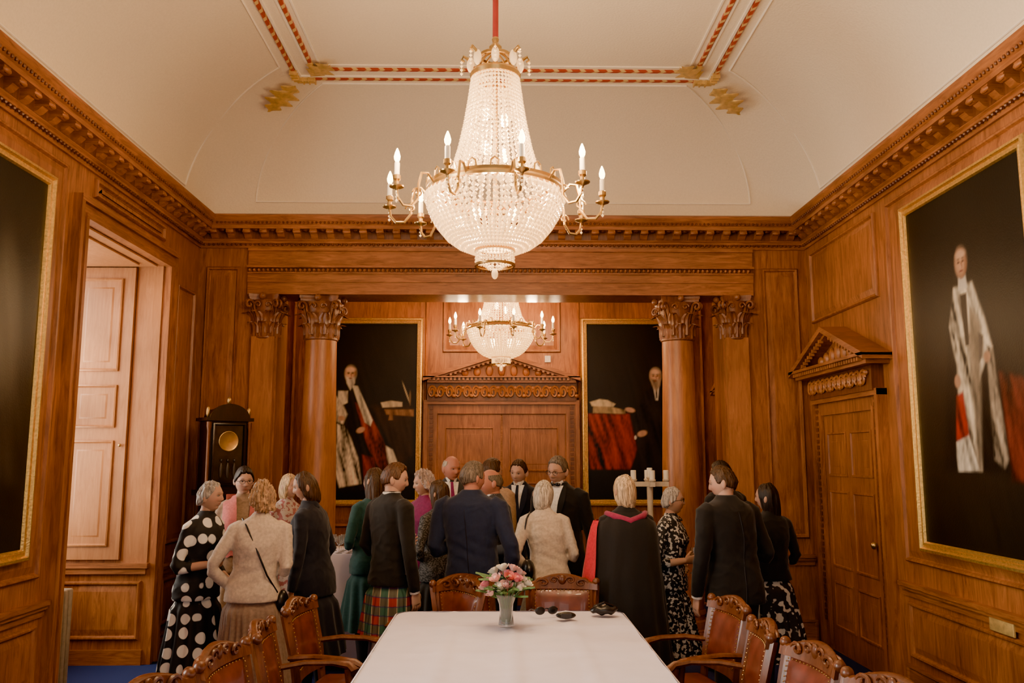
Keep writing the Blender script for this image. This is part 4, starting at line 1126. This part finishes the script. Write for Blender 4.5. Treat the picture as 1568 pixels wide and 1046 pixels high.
    for ex in extras:
        if ex[0]=='suit':
            patch(lambda z,t:(-.060*(1-t)-.004,.060*(1-t)+.004),WHITE,1.435,1.14,12,.014)
            tie=ex[1]
            if tie=='bow':
                for sx in (-1,1): p.ell((sx*.028,front(T,0,1.43)-.035,1.445),(.026,.010,.016),BLACK,10,6)
                p.ell((0,front(T,0,1.43)-.04,1.445),(.008,.010,.010),BLACK,8,6)
            elif tie: patch(lambda z,t:(-.012-.012*t,.012+.012*t),tie,1.435,1.14,12,.020)
            for sx in (-1,1):
                patch(lambda z,t,sx=sx:(sx*(.064*(1-t)+.004),sx*(.064*(1-t)+.006+.05*math.sin(pi*min(1,t*1.0+.12))**.8)) if t<.88 else (sx*.008,sx*.03),top,1.43,1.12,12,.022)
                p.tube([(sx*.05,front(T,.0,1.43)+.03,1.465),(sx*.022,front(T,0,1.43)-.02,1.435)],[(.016,.004)]*2,WHITE,6)
        if ex[0]=='collar':
            p.lathe([(nr*1.14,1.415),(nr*1.14,1.462),(nr*1.02,1.466)],(0,.006,0),ex[1],24,cap=False)
        if ex[0]=='jcollar':
            p.lathe([(nr*1.55,1.400),(nr*1.32,1.440),(nr*1.20,1.448),(nr*1.2,1.42)],(0,.010,0),top,24,cap=False)
        if ex[0]=='seam':
            pts=[(.004*math.sin(z*20),-(front(T,0,z)-2*interp(T,z)[2])+.004,z) for z in [1.38-.05*i for i in range(13)] if z>tophem]
            p.tube(pts,.0018,BLACK,4)
        if ex[0]=='shawl':
            for off2 in (0,.02):
                for sx in (-1,1):
                    rows=[]
                    for i in range(13):
                        t=i/12; row=[]
                        for j in range(5):
                            q=j/4
                            X=sx*lerp(.06+.10*q,.03+.12*q,t); z=lerp(1.44-.07*q,.98,t)+.01*math.sin(q*9); row.append((X,front(T,X,min(z,1.42))-.018-off2*.5-.006*math.sin(q*12),z))
                        rows.append(row)
                    p.loft(rows,ex[1],False)
            p.loft([[(.135*math.cos(a),.03+.075*math.sin(a),z) for a in [pi*i/14-.2 for i in range(16)]] for z in (1.37,1.41,1.44)],ex[1],False)
        if ex[0]=='bag':
            sx=ex[1]
            def bag(a,b_,c): return (a*.055+sx*.185,b_*.11+.10,c*.10*(1 if c<0 else .75)+.99)
            p.ell((0,0,0),0,BLACK,18,12,fn=bag)
            p.tube([(sx*.18,.02,1.05),(sx*.20,.06,1.2),(sx*.155,.08,1.36),(sx*.12,.03,1.41),(sx*.14,-.06,1.36),(sx*.19,-.04,1.15),(sx*.19,.06,1.06)],.007,BLACK,6)
        if ex[0]=='strap':
            p.tube([(.13,.0,1.41),(.08,.11,1.36),(-.02,.138,1.2),(-.12,.12,1.05),(-.19,.04,.93)],.006,BLACK,6)
            p.ell((-.21,-.02,.86),(.04,.08,.08),BLACK,14,10)
        if ex[0]=='gown':
            tab=[(.28,.33,.30),(.9,.29,.24),(1.2,.255,.19),(1.3,.235,.165),(1.36,.205,.14),(1.40,.12,.10)]
            rows=[]; n=60
            for i in range(15):
                t=i/14; z=lerp(1.40,.28,t)
                rx=interp(tab,z)
                row=[]
                for k in range(n+1):
                    a=-.75+(pi+1.5)*k/n
                    w_=1+.05*math.sin(a*13)*t+.03*noise.noise(Vector((a*3,z*3,7)))
                    row.append((rx[0]*w_*math.cos(a),.01+rx[1]*w_*math.sin(a),z))
                rows.append(row)
            p.loft(rows,ex[1],False)
            rr2=[]
            for i in range(17):
                t=i/16; z=lerp(1.335,.60,t); r3=interp(tab,z)
                wd=.12+.50*math.sin(pi*min(1,t*.8+.12))
                rr2.append([((r3[0]*1.05+.010+.012*math.sin(j*1.3+t*5))*math.cos(a),.01+(r3[1]*1.05+.010+.012*math.sin(j*1.3+t*5))*math.sin(a),z) for j,a in enumerate([-.7+(wd+.7)*j/9 for j in range(10)])])
            p.loft(rr2,ex[2],False)
            p.tube([(.13,-.05,1.37),(.15,.02,1.385),(.11,.10,1.37),(0,.14,1.335),(-.11,.10,1.37),(-.15,.02,1.385),(-.13,-.05,1.37)],[.02,.022,.024,.026,.024,.022,.02],ex[3],10)
        if ex[0]=='sporran':
            p.tube([(.18,0,.93),(.1,-.15,.90),(0,-.18,.87),(-.1,-.15,.90),(-.18,0,.93)],.007,BLACK,6); p.ell((0,-.20,.80),(.07,.03,.09),BLACK,14,10)
        if ex[0]=='necklace':
            p.tube([(.055*math.cos(a),-.02-.075*abs(math.sin(a)) if math.sin(a)<0 else .03,1.44+.05*math.sin(a)*(1 if math.sin(a)<0 else .2)) for a in [2*pi*i/24 for i in range(25)]],.005,ex[1],6)
    # shoulders carried high, head set down onto the neck
    for i,v in enumerate(p.v):
        if i0<=i<i1: v.z-=.016
        else: v.z+=.036*sm(.95,1.33,v.z)
    return p.finish(name,ang=60,post=post)
C=cloth
NAVY=C('navy_wool',(.007,.010,.026)); BLK=C('black_wool',(.005,.005,.0065)); CREAM=C('cream_knit',(.60,.49,.38)); TAUPE=C('taupe_pleats',(.24,.16,.12))
TEAL=C('teal_satin',(.010,.048,.046)); MAG=C('magenta_silk',(.20,.012,.085)); GREY=C('grey_suit',(.035,.035,.04)); TAN=C('tan_linen',(.36,.22,.12)); CHAR=C('charcoal_knit',(.02,.017,.015))
REDSH=C('rose_shawl',(.52,.14,.13)); SCAR=C('scarlet_silk',(.60,.008,.028)); PINK=C('crimson_hood',(.30,.015,.07)); SKG=C('olive_grey_skirt',(.18,.14,.10)); DKB=C('dark_blue_jacket',(.007,.009,.020)); KHAKI=C('beige_drape',(.30,.20,.13)); SUITB=C('blue_suit',(.006,.014,.045))
S1=(.50,.28,.19); S2=(.56,.33,.24); S3=(.50,.21,.14)
GH=(.34,.31,.28); WHH=(.50,.44,.35); BLO=(.40,.25,.13); BLO2=(.52,.36,.20); DK=(.020,.012,.009); BRN=(.06,.03,.016); SG=(.14,.11,.085); RB=(.09,.038,.018)
person('woman_in_polka_dot_dress',-2.06,6.0,1.55,72,'f',S1,'crop',GH,POLKA,POLKA,'dress',.22,arms=(LOWH,HOLD),hpitch=-4,hyaw=10,sleeve=.55,holds=(None,'glass'),flare=.05,build=1.04,lean=.04)
person('woman_in_rose_shawl',-2.08,7.0,1.64,20,'f',S2,'bun',DK,KHAKI,KHAKI,'skirt',.35,arms=(CLASP,HOLD),glasses=True,extras=(('shawl',REDSH),),hpitch=6,hyaw=8,holds=('glass',None))
person('woman_in_cream_sweater',-1.58,5.72,1.55,178,'f',S1,'curly',BLO,CREAM,TAUPE,'skirt',.30,tophem=.87,arms=(HIP,HOLD),build=1.10,hyaw=26,hroll=4,pleat=.008,npl=30,extras=(('strap',),),flare=.035,twist=10,sway=.03)
person('woman_in_floral_dress',-1.88,7.6,1.57,60,'f',S2,'bob',BLO2,FLORAL,FLORAL,'dress',.35,arms=(CLASP,CLASP))
person('woman_in_dark_jacket',-1.33,6.3,1.61,-112,'f',S1,'bob',BRN,DKB,DKB,'skirt',.35,arms=(DOWN,HOLD),build=1.08,tophem=.78,extras=(('jcollar',),),hyaw=26,hpitch=9,lean=.06,twist=8)
person('man_in_kilt',-.79,6.2,1.67,135,'m',S2,'short',RB,BLK,TARTAN,'kilt',.50,tophem=.84,arms=(HOLD,DOWN),pleat=.008,npl=28,extras=(('collar',WHITE),('sporran',)),build=.96,flare=.045,hyaw=-40,hpitch=7,sway=.03,lean=.03)
person('woman_in_teal_dress',-1.00,6.95,1.63,-150,'f',S2,'long',BRN,TEAL,TEAL,'dress',.4,arms=(HOLD,HOLD),hyaw=25,hroll=-6)
person('woman_in_magenta_dress',-.62,7.45,1.60,-38,'f',S2,'curly',(.46,.36,.32),MAG,MAG,'dress',.4,arms=(CLASP,HOLDUP),holds=(None,'glass'),hpitch=4,hyaw=-25)
person('man_in_grey_suit',-.44,8.0,1.73,10,'m',S3,'bald',WHH,GREY,GREY,'trousers',arms=(POCK,HOLD),extras=(('suit',MAG),),hyaw=24,hpitch=6)
person('woman_in_charcoal_cardigan',-.46,6.88,1.53,-140,'f',S1,'long',BRN,TWEED,CHAR,'skirt',.35,arms=(CLASP,CLASP),hyaw=18)
person('man_in_navy_suit',-.20,6.2,1.68,172,'m',S3,'short',SG,SUITB,NAVY,'trousers',arms=(HOLD,POCK),build=1.14,hyaw=-34,hpitch=7,extras=(('collar',WHITE),('jcollar',),('seam',)),twist=-10,lean=.03)
person('man_in_charcoal_jacket',-.02,6.86,1.62,-70,'m',S3,'bald',SG,GREY,GREY,'trousers',arms=(CLASP,HOLD),extras=(('collar',WHITE),),hyaw=-10,hpitch=5)
person('man_in_tan_jacket',-.08,7.55,1.70,150,'m',S1,'short',BRN,TAN,TAN,'trousers',arms=(DOWN,DOWN),extras=(('collar',WHITE),('jcollar',)),hyaw=-30)
person('man_touching_chin',.21,8.15,1.69,-14,'m',S2,'short',BRN,NAVY,NAVY,'trousers',arms=(CLASP,CHIN),extras=(('suit',NAVY),('collar',WHITE)),hpitch=10,hyaw=-10,hroll=5)
person('woman_with_handbag',.355,6.5,1.54,-176,'f',S1,'bob',WHH,CREAM,SKG,'skirt',.32,tophem=.90,arms=(HIP,HOLD),build=1.03,extras=(('bag',1),),hyaw=-14,hroll=-7,sway=.035)
person('man_in_bow_tie',.525,7.2,1.72,-26,'m',S1,'short',SG,BLK,BLK,'trousers',arms=(DOWN,POCK),glasses=True,extras=(('suit','bow'),('collar',WHITE)),hpitch=10,hyaw=-12,hroll=5)
person('woman_in_academic_gown',.90,6.04,1.59,186,'f',S1,'bob',(.55,.40,.24),BLK,BLK,'dress',.25,arms=(HOLD,HOLD),hyaw=14,hroll=3,extras=(('gown',BLK,SCAR,PINK),))
person('woman_in_patterned_dress',1.29,6.48,1.49,62,'f',S1,'crop',(.38,.35,.32),PRINTBW,PRINTBW,'dress',.28,arms=(CLASP,HOLD),glasses=True,sleeve=.5,holds=(None,'glass'),extras=(('necklace',PRINTBW2),),hpitch=-3,hyaw=12,build=1.05)
person('man_in_black_suit',1.60,5.9,1.65,194,'m',S2,'short',BRN,BLK,BLK,'trousers',arms=(DOWN,HOLD),build=1.12,hyaw=42,hpitch=8,extras=(('collar',WHITE),('jcollar',),('seam',)),twist=12,lean=.03)
person('man_in_dark_suit',1.90,7.1,1.68,-140,'m',S2,'short',DK,BLK,BLK,'trousers',arms=(CLASP,CLASP),extras=(('collar',WHITE),))
person('woman_in_black_top',2.04,6.4,1.52,-160,'f',S1,'long',DK,BLK,PRINTBW2,'skirt',.30,tophem=.92,arms=(CLASP,CLASP),sleeve=.3,hyaw=35,hroll=6)
# ------------------------------------------------------------------ lights
def area(name,loc,rot,sx,sy,e,col):
    l=D.lights.new(name,'AREA'); l.shape='RECTANGLE'; l.size=sx; l.size_y=sy; l.energy=e; l.color=col
    o=D.objects.new(name,l); sc.collection.objects.link(o); o.location=loc; o.rotation_euler=rot; return o
day=(1.0,.93,.84)
area('daylight_window_1',(XL-1.3,6.6,2.3),(0,-math.radians(84),0),2.4,1.5,230,(1,.90,.76))
area('daylight_window_2',(XL-1.3,2.25,2.3),(0,-math.radians(86),0),2.4,1.6,640,day)
area('daylight_window_3',(XL-1.3,-.8,2.3),(0,-math.radians(86),0),2.4,1.6,420,day)
area('rear_fill_1',(-1.1,YF-.6,2.1),(math.radians(90),0,0),1.5,2.4,65,day)  # both rear lamps are added frontal fill outside the unseen wall openings
area('rear_fill_2',(1.2,YF-.6,2.1),(math.radians(90),0,0),1.5,2.4,80,day)
w=D.worlds.new('World'); sc.world=w; w.use_nodes=True
bg=w.node_tree.nodes['Background']; sky=w.node_tree.nodes.new('ShaderNodeTexSky')
try: sky.sky_type='NISHITA'; sky.sun_disc=False; sky.sun_elevation=math.radians(35)
except Exception: pass
w.node_tree.links.new(sky.outputs[0],bg.inputs[0]); bg.inputs[1].default_value=.08
# ------------------------------------------------------------------ camera
cam=D.cameras.new('camera'); cam.lens=29.62; cam.sensor_width=36
co=D.objects.new('camera',cam); sc.collection.objects.link(co)
co.location=(0,0,1.72); co.rotation_euler=(math.radians(97.8),0,-math.radians(.93))
cam.clip_start=.05; sc.camera=co
try: sc.view_settings.look='AgX - Punchy'
except Exception as e: print(e)
